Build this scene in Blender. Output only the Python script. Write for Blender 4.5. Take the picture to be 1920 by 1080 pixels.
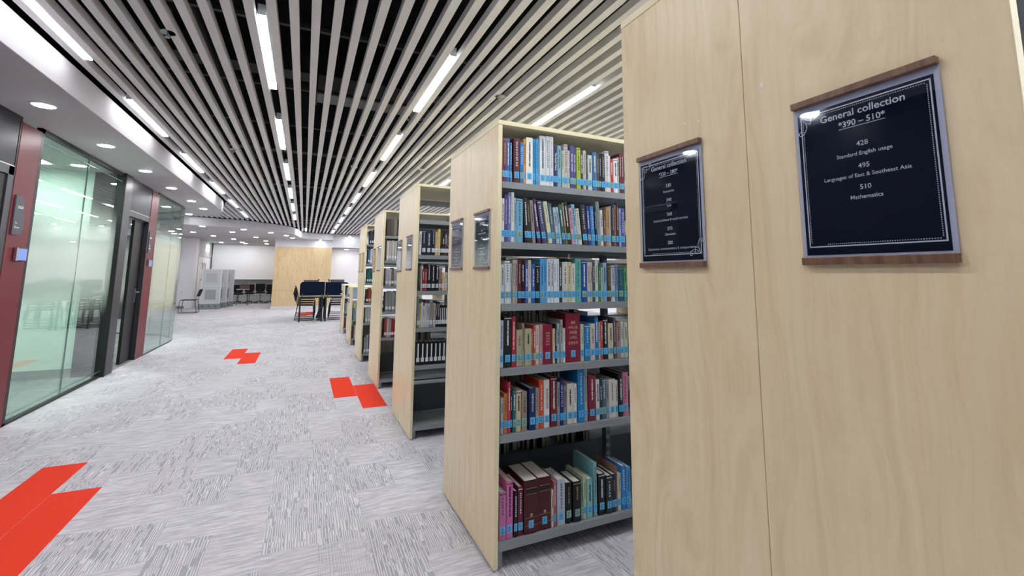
import bpy, bmesh, math, random
from mathutils import Vector, Matrix
PI = math.pi
R = math.radians
random.seed(7)
for o in list(bpy.data.objects):
    bpy.data.objects.remove(o)
S = bpy.context.scene
COL = S.collection

# ---------------------------------------------------------------- camera
cam = bpy.data.cameras.new('camera')
camo = bpy.data.objects.new('camera', cam)
COL.objects.link(camo)
cam.sensor_fit = 'HORIZONTAL'
cam.sensor_width = 36
cam.lens = 843.6 / 1920 * 36
cam.shift_y = -(540 - 411.0) / 1920
cam.clip_start = 0.02
cam.clip_end = 100
right = Vector((0.9089405, -0.4168503, 0.0079382))
fwd = Vector((0.4127524, 0.9023660, 0.1239802))
up = Vector((-0.0588443, -0.1094141, 0.9922529))
camo.matrix_world = Matrix(((right.x, up.x, -fwd.x, -0.8653), (right.y, up.y, -fwd.y, 0.0), (right.z, up.z, -fwd.z, 1.3525), (0, 0, 0, 1)))
S.camera = camo

# ---------------------------------------------------------------- world, exposure
S.view_settings.view_transform = 'Standard'
S.view_settings.look = 'None'
S.view_settings.gamma = 1
S.view_settings.use_curve_mapping = False
S.view_settings.exposure = 1.98
W = bpy.data.worlds.new('world')
S.world = W
W.use_nodes = True
W.node_tree.nodes['Background'].inputs[0].default_value = (0.8, 0.85, 1, 1)
W.node_tree.nodes['Background'].inputs[1].default_value = 0.15
TUBE = 16.0      # strength of the linear lights
SPOT = 34.0      # strength of the downlights


# ---------------------------------------------------------------- helpers
def lin(h):
    if isinstance(h, str):
        h = [int(h[i:i + 2], 16) / 255 for i in (0, 2, 4)]
    return tuple((c / 12.92 if c <= 0.04045 else ((c + 0.055) / 1.055) ** 2.4) for c in h) + (1,)


class NT:
    def __init__(s, name):
        s.m = bpy.data.materials.new(name)
        s.m.use_nodes = True
        s.t = s.m.node_tree
        s.b = s.t.nodes['Principled BSDF']
        s.out = s.t.nodes['Material Output']

    def n(s, typ, **kw):
        nd = s.t.nodes.new(typ)
        for k, v in kw.items():
            setattr(nd, k, v)
        return nd

    def l(s, a, b):
        s.t.links.new(a, b)

    def math(s, op, a, b=None, clamp=False):
        nd = s.n('ShaderNodeMath', operation=op)
        nd.use_clamp = clamp
        for i, v in enumerate((a, b)):
            if v is None:
                continue
            if isinstance(v, (int, float)):
                nd.inputs[i].default_value = v
            else:
                s.l(v, nd.inputs[i])
        return nd.outputs[0]

    def mixc(s, f, a, b):
        nd = s.n('ShaderNodeMix', data_type='RGBA')
        for i, v in ((0, f), (6, a), (7, b)):
            if isinstance(v, (int, float, tuple)):
                nd.inputs[i].default_value = v
            else:
                s.l(v, nd.inputs[i])
        return nd.outputs[2]

    def noise(s, vec, scale, detail=2.0, rough=0.5):
        nd = s.n('ShaderNodeTexNoise')
        nd.inputs['Scale'].default_value = scale
        nd.inputs['Detail'].default_value = detail
        nd.inputs['Roughness'].default_value = rough
        s.l(vec, nd.inputs['Vector'])
        return nd.outputs[0]

    def ramp(s, f, stops):
        nd = s.n('ShaderNodeValToRGB')
        e = nd.color_ramp.elements
        while len(e) < len(stops):
            e.new(0.5)
        for el, (p, c) in zip(e, stops):
            el.position = p
            el.color = c if len(c) == 4 else tuple(c) + (1,)
        s.l(f, nd.inputs[0])
        return nd.outputs[0]

    def mapping(s, vec, scale=(1, 1, 1), loc=(0, 0, 0)):
        nd = s.n('ShaderNodeMapping')
        nd.inputs['Scale'].default_value = scale
        nd.inputs['Location'].default_value = loc
        s.l(vec, nd.inputs['Vector'])
        return nd.outputs[0]


MATS = {}


def mat(name, col, rough=0.5, metal=0.0, spec=0.5, noise=0.04, nscale=30, emit=None, strength=0.0, coat=0.0):
    """plain painted / plastic / metal surface with a faint procedural mottling"""
    if name in MATS:
        return MATS[name]
    t = NT(name)
    c = lin(col)
    geo = t.n('ShaderNodeNewGeometry')
    f = t.noise(geo.outputs['Position'], nscale, 2)
    d = tuple(x * (1 - noise) for x in c[:3]) + (1,)
    u = tuple(min(1, x * (1 + noise)) for x in c[:3]) + (1,)
    t.l(t.ramp(f, [(0.3, d), (0.7, u)]), t.b.inputs['Base Color'])
    t.b.inputs['Roughness'].default_value = rough
    t.b.inputs['Metallic'].default_value = metal
    t.b.inputs['Specular IOR Level'].default_value = spec
    t.b.inputs['Coat Weight'].default_value = coat
    if emit:
        t.b.inputs['Emission Color'].default_value = lin(emit)
        t.b.inputs['Emission Strength'].default_value = strength
    MATS[name] = t.m
    return t.m


def wood(name, base, dark, light, rough=0.35, scale=1.0, spec=0.4):
    t = NT(name)
    geo = t.n('ShaderNodeNewGeometry')
    p = geo.outputs['Position']
    oi = t.n('ShaderNodeObjectInfo')
    warp = t.noise(t.mapping(p, (2.2, 2.2, 0.9)), 1.6, 2)
    add = t.n('ShaderNodeVectorMath', operation='MULTIPLY_ADD')
    cmb = t.n('ShaderNodeCombineXYZ')
    t.l(warp, cmb.inputs[0]); t.l(warp, cmb.inputs[1])
    t.l(cmb.outputs[0], add.inputs[0])
    add.inputs[1].default_value = (0.35, 0.35, 0)
    t.l(p, add.inputs[2])
    grain = t.noise(t.mapping(add.outputs[0], (26 * scale, 26 * scale, 0.9)), 1.0, 5, 0.6)
    fine = t.noise(t.mapping(p, (230, 230, 3.0)), 1.0, 3, 0.6)
    wide = t.noise(t.mapping(add.outputs[0], (5 * scale, 5 * scale, 0.35)), 1.0, 2)
    flame = t.noise(t.mapping(p, (9, 9, 30)), 1.0, 3, 0.7)
    c = t.ramp(grain, [(0.32, lin(dark)), (0.5, lin(base)), (0.7, lin(light))])
    c = t.mixc(t.math('MULTIPLY', t.ramp(wide, [(0.35, (0, 0, 0)), (0.7, (1, 1, 1))]), 0.35), c, lin(light))
    c = t.mixc(t.math('MULTIPLY', t.ramp(fine, [(0.45, (0, 0, 0)), (0.75, (1, 1, 1))]), 0.22), c, lin(dark))
    c = t.mixc(t.math('MULTIPLY', t.ramp(flame, [(0.5, (0, 0, 0)), (0.8, (1, 1, 1))]), 0.25), c, lin(dark))
    t.l(c, t.b.inputs['Base Color'])
    t.b.inputs['Roughness'].default_value = rough
    t.b.inputs['Specular IOR Level'].default_value = spec
    MATS[name] = t.m
    return t.m


def carpet(name, c_light, c_dark, c_mid, planks=True):
    t = NT(name)
    geo = t.n('ShaderNodeNewGeometry')
    sep = t.n('ShaderNodeSeparateXYZ')
    t.l(geo.outputs['Position'], sep.inputs[0])
    X, Y = sep.outputs[0], sep.outputs[1]
    ix = t.math('FLOOR', t.math('DIVIDE', X, 0.2437))
    par = t.math('ABSOLUTE', t.math('MODULO', ix, 2.0))
    # each plank is 0.244 x 1.04 m, staggered by half; its weave comes in two half-length patches
    yy = t.math('ADD', t.math('DIVIDE', t.math('SUBTRACT', Y, 4.965), 1.036), t.math('MULTIPLY', t.math('SUBTRACT', 1.0, par), 0.5))
    iy = t.math('FLOOR', yy)
    iy2 = t.math('FLOOR', t.math('ADD', t.math('MULTIPLY', yy, 2.6), t.math('MULTIPLY', ix, 0.37)))
    def rnd(a, b, k):
        cm = t.n('ShaderNodeCombineXYZ')
        t.l(a, cm.inputs[0]); t.l(b, cm.inputs[1]); cm.inputs[2].default_value = k
        w = t.n('ShaderNodeTexWhiteNoise', noise_dimensions='3D')
        t.l(cm.outputs[0], w.inputs['Vector'])
        return w.outputs[0]
    ixb = t.math('FLOOR', t.math('DIVIDE', X, 0.4874))
    kind = t.math('ADD', t.math('MULTIPLY', rnd(ixb, iy2, 1.5), 0.6), t.math('MULTIPLY', rnd(ix, iy2, 6.5), 0.4))
    tone = rnd(ix, iy, 3.3)
    # raised cut lines running along the aisle, broken at random lengths: light on grey or grey on light
    def streak(u, v, cellw, uf, vf, k, lo, hi):
        cell = t.math('FLOOR', t.math('DIVIDE', u, cellw))
        cmb = t.n('ShaderNodeCombineXYZ')
        t.l(t.math('MULTIPLY', cell, uf), cmb.inputs[0]); t.l(t.math('MULTIPLY', v, vf), cmb.inputs[1]); cmb.inputs[2].default_value = k
        f = t.noise(cmb.outputs[0], 1.0, 2, 0.6)
        return t.ramp(f, [(lo, (0, 0, 0)), (hi, (1, 1, 1))]), cell
    line, cell = streak(X, Y, 0.0050, 7.31, 4.2, 0.0, 0.41, 0.44)
    la = t.math('MULTIPLY', line, t.math('ABSOLUTE', t.math('MODULO', cell, 2.0)))
    region, _ = streak(X, Y, 0.0150, 3.77, 5.0, 4.0, 0.53, 0.57)
    val = t.math('ABSOLUTE', t.math('SUBTRACT', region, la))
    # calmer weave running across
    lb, _ = streak(Y, X, 0.0100, 5.17, 6.0, 2.0, 0.36, 0.62)
    rib = t.math('MULTIPLY', t.math('ADD', t.math('SINE', t.math('MULTIPLY', X, 2 * PI / 0.0058)), 1.0), 0.5)
    blot = t.noise(geo.outputs['Position'], 3.0, 3)
    sa = t.mixc(t.math('MULTIPLY', val, 0.95), lin(c_dark), lin(c_light))
    sb = t.mixc(t.math('MULTIPLY', lb, 0.9), lin(c_mid), lin(c_light))
    k = t.ramp(kind, [(0.52, (0, 0, 0)), (0.54, (1, 1, 1))])
    c = t.mixc(k, sa, sb)
    c = t.mixc(t.math('MULTIPLY', rib, 0.16), c, lin(c_dark))
    c = t.mixc(t.math('MULTIPLY', tone, 0.10), c, lin(c_light))
    c = t.mixc(t.math('MULTIPLY', t.ramp(blot, [(0.35, (0, 0, 0)), (0.7, (1, 1, 1))]), 0.18), c, lin(c_mid))
    t.l(c, t.b.inputs['Base Color'])
    t.b.inputs['Roughness'].default_value = 0.92
    t.b.inputs['Specular IOR Level'].default_value = 0.12
    bump = t.n('ShaderNodeBump')
    bump.inputs['Strength'].default_value = 0.35
    bump.inputs['Distance'].default_value = 0.003
    t.l(t.math('ADD', val, rib), bump.inputs['Height'])
    t.l(bump.outputs[0], t.b.inputs['Normal'])
    MATS[name] = t.m
    return t.m


def glass(name, tint, frost=0.0, z0=0.5, z1=1.0, z2=1.6, z3=2.1, refl=1.0):
    """clear pane; frost > 0 adds a frosted film that fades in and out with height"""
    t = NT(name)
    t.t.nodes.remove(t.b)
    tr = t.n('ShaderNodeBsdfTransparent')
    tr.inputs[0].default_value = lin(tint)
    gl = t.n('ShaderNodeBsdfGlossy')
    gl.inputs['Roughness'].default_value = 0.0
    gl.inputs[0].default_value = (1, 1, 1, 1)
    geo = t.n('ShaderNodeNewGeometry')
    fr = t.n('ShaderNodeFresnel')
    ior = t.math('ADD', 1.5, t.math('MULTIPLY', geo.outputs['Backfacing'], -0.8333))
    t.l(ior, fr.inputs['IOR'])
    body = tr.outputs[0]
    if frost:
        sep = t.n('ShaderNodeSeparateXYZ')
        t.l(geo.outputs['Position'], sep.inputs[0])
        mr = t.n('ShaderNodeMapRange', interpolation_type='SMOOTHSTEP')
        t.l(sep.outputs[2], mr.inputs[0])
        mr.inputs[1].default_value = z0; mr.inputs[2].default_value = z1
        mr2 = t.n('ShaderNodeMapRange', interpolation_type='SMOOTHSTEP')
        t.l(sep.outputs[2], mr2.inputs[0])
        mr2.inputs[1].default_value = z2; mr2.inputs[2].default_value = z3
        mr2.inputs[3].default_value = 1; mr2.inputs[4].default_value = 0
        f = t.math('MULTIPLY', t.math('MULTIPLY', mr.outputs[0], mr2.outputs[0]), frost)
        df = t.n('ShaderNodeBsdfDiffuse'); df.inputs[0].default_value = lin('c6ccc6')
        tl = t.n('ShaderNodeBsdfTranslucent'); tl.inputs[0].default_value = lin('dfe6e0')
        m0 = t.n('ShaderNodeMixShader'); m0.inputs[0].default_value = 0.55
        t.l(df.outputs[0], m0.inputs[1]); t.l(tl.outputs[0], m0.inputs[2])
        m1 = t.n('ShaderNodeMixShader')
        t.l(f, m1.inputs[0]); t.l(tr.outputs[0], m1.inputs[1]); t.l(m0.outputs[0], m1.inputs[2])
        body = m1.outputs[0]
    mx = t.n('ShaderNodeMixShader')
    t.l(t.math('MULTIPLY', fr.outputs[0], refl), mx.inputs[0])
    t.l(body, mx.inputs[1]); t.l(gl.outputs[0], mx.inputs[2])
    t.l(mx.outputs[0], t.out.inputs[0])
    MATS[name] = t.m
    return t.m


def emitter(name, col, strength):
    if name in MATS:
        return MATS[name]
    t = NT(name)
    t.t.nodes.remove(t.b)
    e = t.n('ShaderNodeEmission')
    e.inputs[0].default_value = lin(col)
    e.inputs[1].default_value = strength
    t.l(e.outputs[0], t.out.inputs[0])
    MATS[name] = t.m
    return t.m


class MB:
    """collects boxes, prisms and tubes and links them as ONE mesh object"""
    def __init__(s):
        s.v = []; s.f = []; s.sm = []

    def add(s, verts, faces, smooth=False):
        b = len(s.v)
        s.v += [tuple(v) for v in verts]
        for f in faces:
            s.f.append([b + i for i in f]); s.sm.append(smooth)
        return s

    def box(s, x0, x1, y0, y1, z0, z1):
        x0, x1 = min(x0, x1), max(x0, x1); y0, y1 = min(y0, y1), max(y0, y1); z0, z1 = min(z0, z1), max(z0, z1)
        v = [(x, y, z) for z in (z0, z1) for y in (y0, y1) for x in (x0, x1)]
        return s.add(v, [(0, 2, 3, 1), (4, 5, 7, 6), (0, 1, 5, 4), (2, 6, 7, 3), (0, 4, 6, 2), (1, 3, 7, 5)])

    def prism(s, pts, a0, a1, axis='z'):
        """pts counter-clockwise polygon, extruded along axis"""
        n = len(pts)
        def P(p, a):
            return (p[0], p[1], a) if axis == 'z' else ((a, p[0], p[1]) if axis == 'x' else (p[0], a, p[1]))
        v = [P(p, a0) for p in pts] + [P(p, a1) for p in pts]
        f = [list(range(n))[::-1], [n + i for i in range(n)]] + [(i, (i + 1) % n, n + (i + 1) % n, n + i) for i in range(n)]
        if axis == 'y':
            f = [list(q)[::-1] for q in f]
        return s.add(v, f)

    def tube(s, pts, r, n=8, cap=True):
        pts = [Vector(p) for p in pts]
        rs = r if isinstance(r, (list, tuple)) else [r] * len(pts)
        rings = []
        for i, p in enumerate(pts):
            d = (pts[min(i + 1, len(pts) - 1)] - pts[max(i - 1, 0)]).normalized()
            a = d.cross(Vector((0, 0, 1)))
            if a.length < 1e-3:
                a = d.cross(Vector((0, 1, 0)))
            a.normalize(); b = d.cross(a)
            rings.append([p + rs[i] * (a * math.cos(2 * PI * k / n) + b * math.sin(2 * PI * k / n)) for k in range(n)])
        v = [q for rg in rings for q in rg]
        f = []
        for i in range(len(pts) - 1):
            for k in range(n):
                f.append((i * n + k, i * n + (k + 1) % n, (i + 1) * n + (k + 1) % n, (i + 1) * n + k))
        s.add(v, f, True)
        if cap:
            s.add(rings[0], [list(range(n))]); s.add(rings[-1], [list(range(n))[::-1]])
        return s

    def disc(s, c, r, z0, z1, n=24, r2=None):
        r2 = r if r2 is None else r2
        a = [(c[0] + r * math.cos(2 * PI * k / n), c[1] + r * math.sin(2 * PI * k / n), z0) for k in range(n)]
        b = [(c[0] + r2 * math.cos(2 * PI * k / n), c[1] + r2 * math.sin(2 * PI * k / n), z1) for k in range(n)]
        s.add(a + b, [(k, (k + 1) % n, n + (k + 1) % n, n + k) for k in range(n)], True)
        return s.add(a, [list(range(n))[::-1]]).add(b, [list(range(n))])

    def tf(s, M):
        s.v = [tuple(M @ Vector(v)) for v in s.v]
        return s

    def build(s, name, m, parent=None, bevel=0.0, mesh=None, fix=False):
        me = bpy.data.meshes.new(name)
        me.from_pydata(s.v, [], s.f)
        me.polygons.foreach_set('use_smooth', s.sm)
        if fix:
            bm = bmesh.new(); bm.from_mesh(me); bmesh.ops.recalc_face_normals(bm, faces=bm.faces); bm.to_mesh(me); bm.free()
        me.update()
        if m:
            me.materials.append(m)
        o = bpy.data.objects.new(name, me)
        COL.objects.link(o)
        if parent:
            o.parent = parent
        if bevel:
            b = o.modifiers.new('bevel', 'BEVEL'); b.width = bevel; b.segments = 2; b.limit_method = 'ANGLE'
        return o


def tag(o, label, cat, group=None, kind=None):
    o['label'] = label; o['category'] = cat
    if group: o['group'] = group
    if kind: o['kind'] = kind
    return o


def thing(name, loc, label, cat, group=None, rz=0.0):
    o = bpy.data.objects.new(name, None)
    COL.objects.link(o)
    o.empty_display_size = 0.1
    o.location = loc; o.rotation_euler = (0, 0, rz)
    return tag(o, label, cat, group)


def struct(o):
    o['kind'] = 'structure'
    return o


def copy_tree(o, parent=None):
    c = o.copy(); COL.objects.link(c)
    if parent: c.parent = parent
    for ch in [x for x in KIDS.get(o.name, [])]:
        copy_tree(ch, c)
    return c


KIDS = {}


def remember(o):
    """note the children of a prototype so copy_tree can find them"""
    for x in bpy.data.objects:
        if x.parent == o:
            KIDS.setdefault(o.name, []).append(x); remember(x)


def glyphs(body, width=None, height=None, bold=0.0, extrude=0.0004, align='CENTER', space=1.0):
    """text as a mesh in the x-z plane facing -y, centred on x, baseline at z=0; returns verts, faces"""
    cu = bpy.data.curves.new('t', 'FONT')
    cu.body = body; cu.align_x = 'CENTER'; cu.extrude = 0.0; cu.offset = bold
    cu.resolution_u = 3; cu.space_line = space
    o = bpy.data.objects.new('t', cu)
    COL.objects.link(o)
    bpy.context.view_layer.update()
    me = bpy.data.meshes.new_from_object(o.evaluated_get(bpy.context.evaluated_depsgraph_get()))
    v = [x.co.copy() for x in me.vertices]
    f = [list(p.vertices) for p in me.polygons]
    bpy.data.objects.remove(o); bpy.data.curves.remove(cu); bpy.data.meshes.remove(me)
    if not v:
        return [], []
    x0, x1 = min(p.x for p in v), max(p.x for p in v)
    y0, y1 = min(p.y for p in v), max(p.y for p in v)
    sx = width / (x1 - x0) if width else None
    sy = height / (y1 - y0) if height else None
    sx = sx or sy; sy = sy or sx
    cx = (x0 + x1) / 2
    vs = [((p.x - cx) * sx, 0.0, (p.y - (y0 if height else 0)) * sy) for p in v]
    return vs, f


ORD = ['first', 'second', 'third', 'fourth', 'fifth', 'sixth', 'seventh', 'eighth', 'ninth', 'tenth', 'eleventh', 'twelfth', 'thirteenth',
       'fourteenth', 'fifteenth', 'sixteenth', 'seventeenth', 'eighteenth', 'nineteenth', 'twentieth']
ORD += ['twenty-' + w for w in ORD[:9]] + ['thirtieth'] + ['thirty-' + w for w in ORD[:9]] + ['fortieth'] + ['forty-' + w for w in ORD[:9]]
ORD += ['fiftieth'] + ['fifty-' + w for w in ORD[:9]] + ['sixtieth'] + ['sixty-' + w for w in ORD[:9]] + ['seventieth'] + ['seventy-' + w for w in ORD[:9]]

# ---------------------------------------------------------------- materials
M = {}
M['carpet'] = carpet('grey_plank_carpet', 'dbd8dd', '9f9ea5', 'adacb3')
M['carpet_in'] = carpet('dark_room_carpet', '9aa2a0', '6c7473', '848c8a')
M['red'] = mat('red_carpet', 'e2402c', 0.95, spec=0.1, noise=0.10, nscale=220)
M['maple'] = wood('maple_laminate', 'e9d3ad', 'dec69e', 'efdcbb', 0.33)
M['maple_far'] = wood('maple_wall', 'c6ad86', 'b99e75', 'd0ba95', 0.5, 0.8)
M['edge'] = mat('pale_edge_band', 'ede3bd', 0.45, noise=0.02)
M['soffit'] = mat('white_plaster', 'bebcc0', 0.75, noise=0.015, nscale=8, spec=0.2)
M['white'] = mat('white_wall_paint', 'eeeef2', 0.7, noise=0.012, nscale=6, spec=0.2)
M['greywall'] = mat('pale_grey_wall_paint', 'c9c8cc', 0.7, noise=0.015, nscale=6, spec=0.2)
M['slat'] = mat('slat_paint', 'dbdadc', 0.6, noise=0.03, nscale=300, spec=0.3)
M['dark'] = mat('black_ceiling_void', '15171b', 0.95, noise=0.4, nscale=9, spec=0.1)
M['duct'] = mat('dark_duct_metal', '2b2d30', 0.6, noise=0.3, nscale=5)
M['steel'] = mat('grey_painted_steel', '8f9598', 0.42, metal=0.0, noise=0.03, spec=0.5)
M['steeld'] = mat('dark_steel', '3a3e40', 0.5, noise=0.05)
M['chrome'] = mat('brushed_metal', 'b8bcc0', 0.28, metal=1.0, noise=0.03)
M['fix'] = mat('fixture_grey', 'b9c2c2', 0.4, noise=0.02)
M['tube'] = emitter('linear_light_diffuser', 'fbfcff', TUBE)
M['spot'] = emitter('downlight_lens', 'ffffff', SPOT)
M['black'] = mat('black_frame', '0e0f11', 0.5, noise=0.08)
M['post'] = mat('charcoal_frame', '2c2e32', 0.4, noise=0.05)
M['transom'] = mat('graphite_panel', '26282f', 0.4, spec=0.2, noise=0.05, nscale=3)
M['redpanel'] = mat('dark_red_lacquer', '6c1a25', 0.42, noise=0.03, nscale=3, spec=0.3)
M['mint'] = mat('pale_green_wall', 'dceee6', 0.6, noise=0.01)
M['glass1'] = glass('office_glass', 'f0f9f5', 0.8, 0.75, 1.35, 1.55, 2.25)
M['glass2'] = glass('office_glass_far', 'e6efea', 0.75, 0.55, 1.0, 1.75, 2.2)
M['glass3'] = glass('office_glass_rear', 'eef4f0', 0.45, 0.55, 1.0, 1.75, 2.2, 0.5)
M['glassedge'] = mat('glass_edge_green', '5d7a70', 0.2, noise=0.02)
M['navy'] = mat('navy_felt', '0f1a2c', 0.95, noise=0.15, nscale=150, spec=0.1)
M['plasticblk'] = mat('black_plastic', '191a1d', 0.45, noise=0.05)
M['meshblk'] = mat('black_mesh_fabric', '1c2024', 0.85, noise=0.2, nscale=200, spec=0.2)
M['page'] = mat('page_paper', 'e6e2d6', 0.9, noise=0.06, nscale=90, spec=0.1)
M['lab_blue'] = mat('blue_spine_tape', '5fbdf0', 0.35, noise=0.03)
M['lab_green'] = mat('green_spine_tape', '8fbcb4', 0.35, noise=0.03)
M['lab_white'] = mat('white_spine_tape', 'e4e8ec', 0.35, noise=0.02)
M['ink'] = mat('dark_print', '1b2330', 0.6, noise=0.02)
M['inkw'] = mat('white_print', 'eef0f2', 0.55, noise=0.01)
M['gold'] = mat('gold_print', 'b09a5e', 0.45, noise=0.05)
M['walnut'] = wood('walnut_strip', '7a5a48', '5f4335', '8d6b57', 0.35, 3.0)
M['paper'] = mat('sign_paper', 'dcdcec', 0.4, noise=0.01)
M['poster'] = mat('poster_black', '141c2c', 0.06, noise=0.04, nscale=20, spec=0.6)
M['acrylic'] = glass('clear_acrylic', 'f2f4f8', refl=0.9)
M['posterprint'] = mat('poster_white_print', 'eef0f4', 0.08, noise=0.0, spec=0.6)
M['screen'] = mat('reader_screen', '5f78b8', 0.3, emit='7f98d8', strength=0.12)
M['plaque'] = mat('plaque_grey', '4a4d54', 0.5, noise=0.03)
M['greypad'] = mat('grey_felt_panel', 'b5b7bb', 0.9, noise=0.08, nscale=90)
M['framew'] = mat('white_plastic_frame', 'd3d5da', 0.45, noise=0.01)
M['basegrey'] = mat('blue_grey_plinth', '7e8791', 0.5, noise=0.03)
M['exit'] = mat('exit_sign_face', 'd8f0ea', 0.4, emit='d0f4ec', strength=1.0)
M['exitg'] = mat('exit_sign_green', '2c9a86', 0.4, emit='2c9a86', strength=0.6)

# ---------------------------------------------------------------- the setting
FL = [(-3.2, 13.25), (-7.0, 13.25), (-7.0, 25.0), (9.2, 25.0), (9.2, -5.0), (-3.2, -5.0)]
struct(MB().box(-3.2, 9.2, -5.0, 25.0, -0.1, 0.0).build('floor', M['carpet']))
struct(MB().box(-7.0, -3.2, -5.0, 25.0, -0.1, 0.0).build('floor', M['carpet']))
struct(MB().box(-7.2, 9.4, -5.2, 25.2, 3.5, 3.6).build('ceiling', M['dark']))
struct(MB().box(9.2, 9.4, -5.0, 25.0, 0, 3.5).build('wall_right', M['white']))
struct(MB().box(-7.0, 9.2, -5.2, -5.0, 0, 3.5).build('wall_near', M['white']))
struct(MB().box(-7.2, -7.0, -5.0, 25.0, 0, 3.5).build('wall_left', M['white']))

# left soffit with the rounded tip
tip = [(-2.575, -5.0), (-2.575, 11.35), (-2.60, 11.75), (-2.68, 12.1), (-2.80, 12.4), (-2.95, 12.62), (-3.15, 12.8), (-3.4, 12.92), (-3.8, 13.02), (-7.0, 13.2), (-7.0, -5.0)]
struct(MB().prism(tip, 2.70, 2.935).build('trim_1', M['soffit'], bevel=0.004))
# far soffit, its fascia curving in an S towards the timber wall
far = [(-7.0, 15.15), (-3.9, 15.25), (-3.34, 15.38), (-2.69, 15.53), (-2.35, 15.78), (-2.07, 16.08), (-1.75, 16.4), (-1.44, 16.8), (-1.25, 17.3), (-1.15, 17.9), (-1.10, 18.4),
       (-1.0, 18.85), (-0.8, 19.12), (-0.38, 19.3), (0.11, 19.38), (0.11, 19.7), (-1.95, 19.7), (-1.95, 24.8), (-7.0, 24.8)]
struct(MB().prism(far[::-1][::-1], 2.70, 2.935).build('trim_2', M['soffit'], bevel=0.004, fix=True))
struct(MB().box(0.11, 9.2, 19.38, 19.7, 2.90, 2.935).build('trim_3', M['soffit']))
# timber wall block, its grey upper band and skirting
struct(MB().box(-1.95, 0.11, 19.7, 24.8, 0.10, 2.40).build('wall_timber', M['maple_far']))
struct(MB().box(-1.95, 0.11, 19.7, 24.8, 2.40, 3.5).build('wall_timber_band', M['greywall']))
struct(MB().box(-1.96, 0.12, 19.69, 24.8, 0, 0.10).build('baseboard_timber', M['greywall']))
for i, (a, b, c, d) in enumerate([(-1.955, 0.115, 0.695, 0.701)]):
    struct(MB().box(a, b, 19.695, 19.70, c, d).build('trim_4', mat('seam_brown', '9a7d52')))
struct(MB().box(-0.637, -0.632, 19.696, 19.70, 0.10, 2.40).build('trim_5', MATS['seam_brown']))
# bulkhead and white wall on the right behind it
struct(MB().box(0.11, 9.2, 19.7, 21.5, 2.42, 3.5).build('wall_bulkhead', M['greywall']))
struct(MB().box(0.11, 9.2, 19.69, 19.73, 2.395, 2.42).build('trim_6', M['steeld']))
struct(MB().box(0.11, 9.2, 21.5, 21.7, 0, 2.42).build('wall_far_right', M['white']))
struct(MB().box(0.11, 9.2, 21.48, 21.5, 0, 0.1).build('baseboard_far_right', M['greywall']))
# recess at the far left: back wall, white box above a dark niche
struct(MB().box(-7.0, 9.2, 24.8, 25.0, 0, 3.5).build('wall_far', mat('back_grey_wall', 'c8cbce', 0.7, spec=0.2)))  # one even pale grey over the whole back wall
struct(MB().box(-4.70, -1.96, 24.3, 24.8, 1.09, 2.63).build('wall_niche', M['white']))
struct(MB().box(-4.70, -1.96, 24.27, 24.8, 1.06, 1.09).build('trim_7', M['greywall']))
struct(MB().box(-4.70, -1.96, 24.3, 24.8, 2.63, 2.70).build('trim_8', M['greywall']))
# white pillar and the wall with the double door
struct(MB().box(-7.0, -4.71, 21.0, 21.4, 0.0, 2.70).build('wall_pillar', M['white'], bevel=0.004))
struct(MB().box(-5.6, -4.95, 20.985, 21.0, 0, 0.10).build('baseboard_pillar', mat('grey_skirting', '8e9196')))
struct(MB().box(-7.0, -4.74, 21.4, 24.8, 0.0, 2.70).build('wall_door_side', M['greywall']))
struct(MB().box(-7.0, -5.2, 17.0, 21.0, 0.0, 2.70).build('wall_corridor', M['greywall']))

# slats of the ceiling
idx = 0
for k in range(-46, 75):
    x = -0.02 + 0.1245 * k
    if k < -20:
        y0, y1 = 13.1, 15.6
        t = min(1, (x + 7) / 4.4)
        y0 = 13.0 if x < -3.2 else 12.3
    else:
        y0, y1 = -5.0, 15.6
    if x > -2.7:
        y1 = 15.7
    for (xa, ya), (xb, yb) in zip(far[1:14], far[2:15]):
        if xa <= x <= xb:
            y1 = ya + (yb - ya) * (x - xa) / (xb - xa) + 0.05
    if x > -1.15 and x < -0.95: y1 = 18.75
    if x > 0.11: y1 = 19.45
    d = k + 9.5
    if k <= -21:
        lab = 'pale ceiling slat over the far left corner, %s leftwards from the soffit tip' % ORD[-21 - k]
    elif k <= -10:
        lab = 'pale grey ceiling slat, %s to the left of the light row above the aisle' % ORD[-10 - k]
    elif k <= 0:
        lab = 'pale grey ceiling slat, %s to the right of the light row above the aisle' % ORD[k + 9]
    else:
        lab = 'pale grey ceiling slat, %s to the right of the bookcase-end light row' % ORD[k - 1]
    tag(MB().box(x - 0.0265, x + 0.0265, y0, y1, 2.95, 3.008).build('ceiling_slat', M['slat']), lab, 'ceiling slat', 'slats of the open ceiling')

# beams, ducts and carriers in the void above the slats
for i, y in enumerate((1.5, 4.6, 7.7, 10.8, 13.9, 17.0)):
    tag(MB().box(-6.9, 9.1, y, y + 0.22, 3.28, 3.5).build('ceiling_beam', M['duct']), 'dark beam crossing above the slats, %s one from the camera' % ORD[i], 'beam', 'beams above the slats')
for i, y in enumerate([0.9 + 1.15 * q for q in range(16)]):
    tag(MB().box(-2.5, 9.1, y, y + 0.03, 3.009, 3.039).build('slat_carrier', M['duct']), 'thin dark carrier rail over the slats, %s one from the camera' % ORD[i], 'rail', 'carrier rails over the slats')
du = thing('air_duct', (-0.3, 4.6, 3.12), 'grey sheet-metal air duct above the slats left of the bookcases', 'duct')
MB().box(-0.55, 0.5, -0.16, 0.16, -0.06, 0.1).build('duct_body', mat('galvanised_duct', '7c7f80', 0.5, metal=0.3), du)
MB().box(-0.58, -0.55, -0.18, 0.18, -0.08, 0.12).build('flange', MATS['dark_duct_metal'], du)
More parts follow.
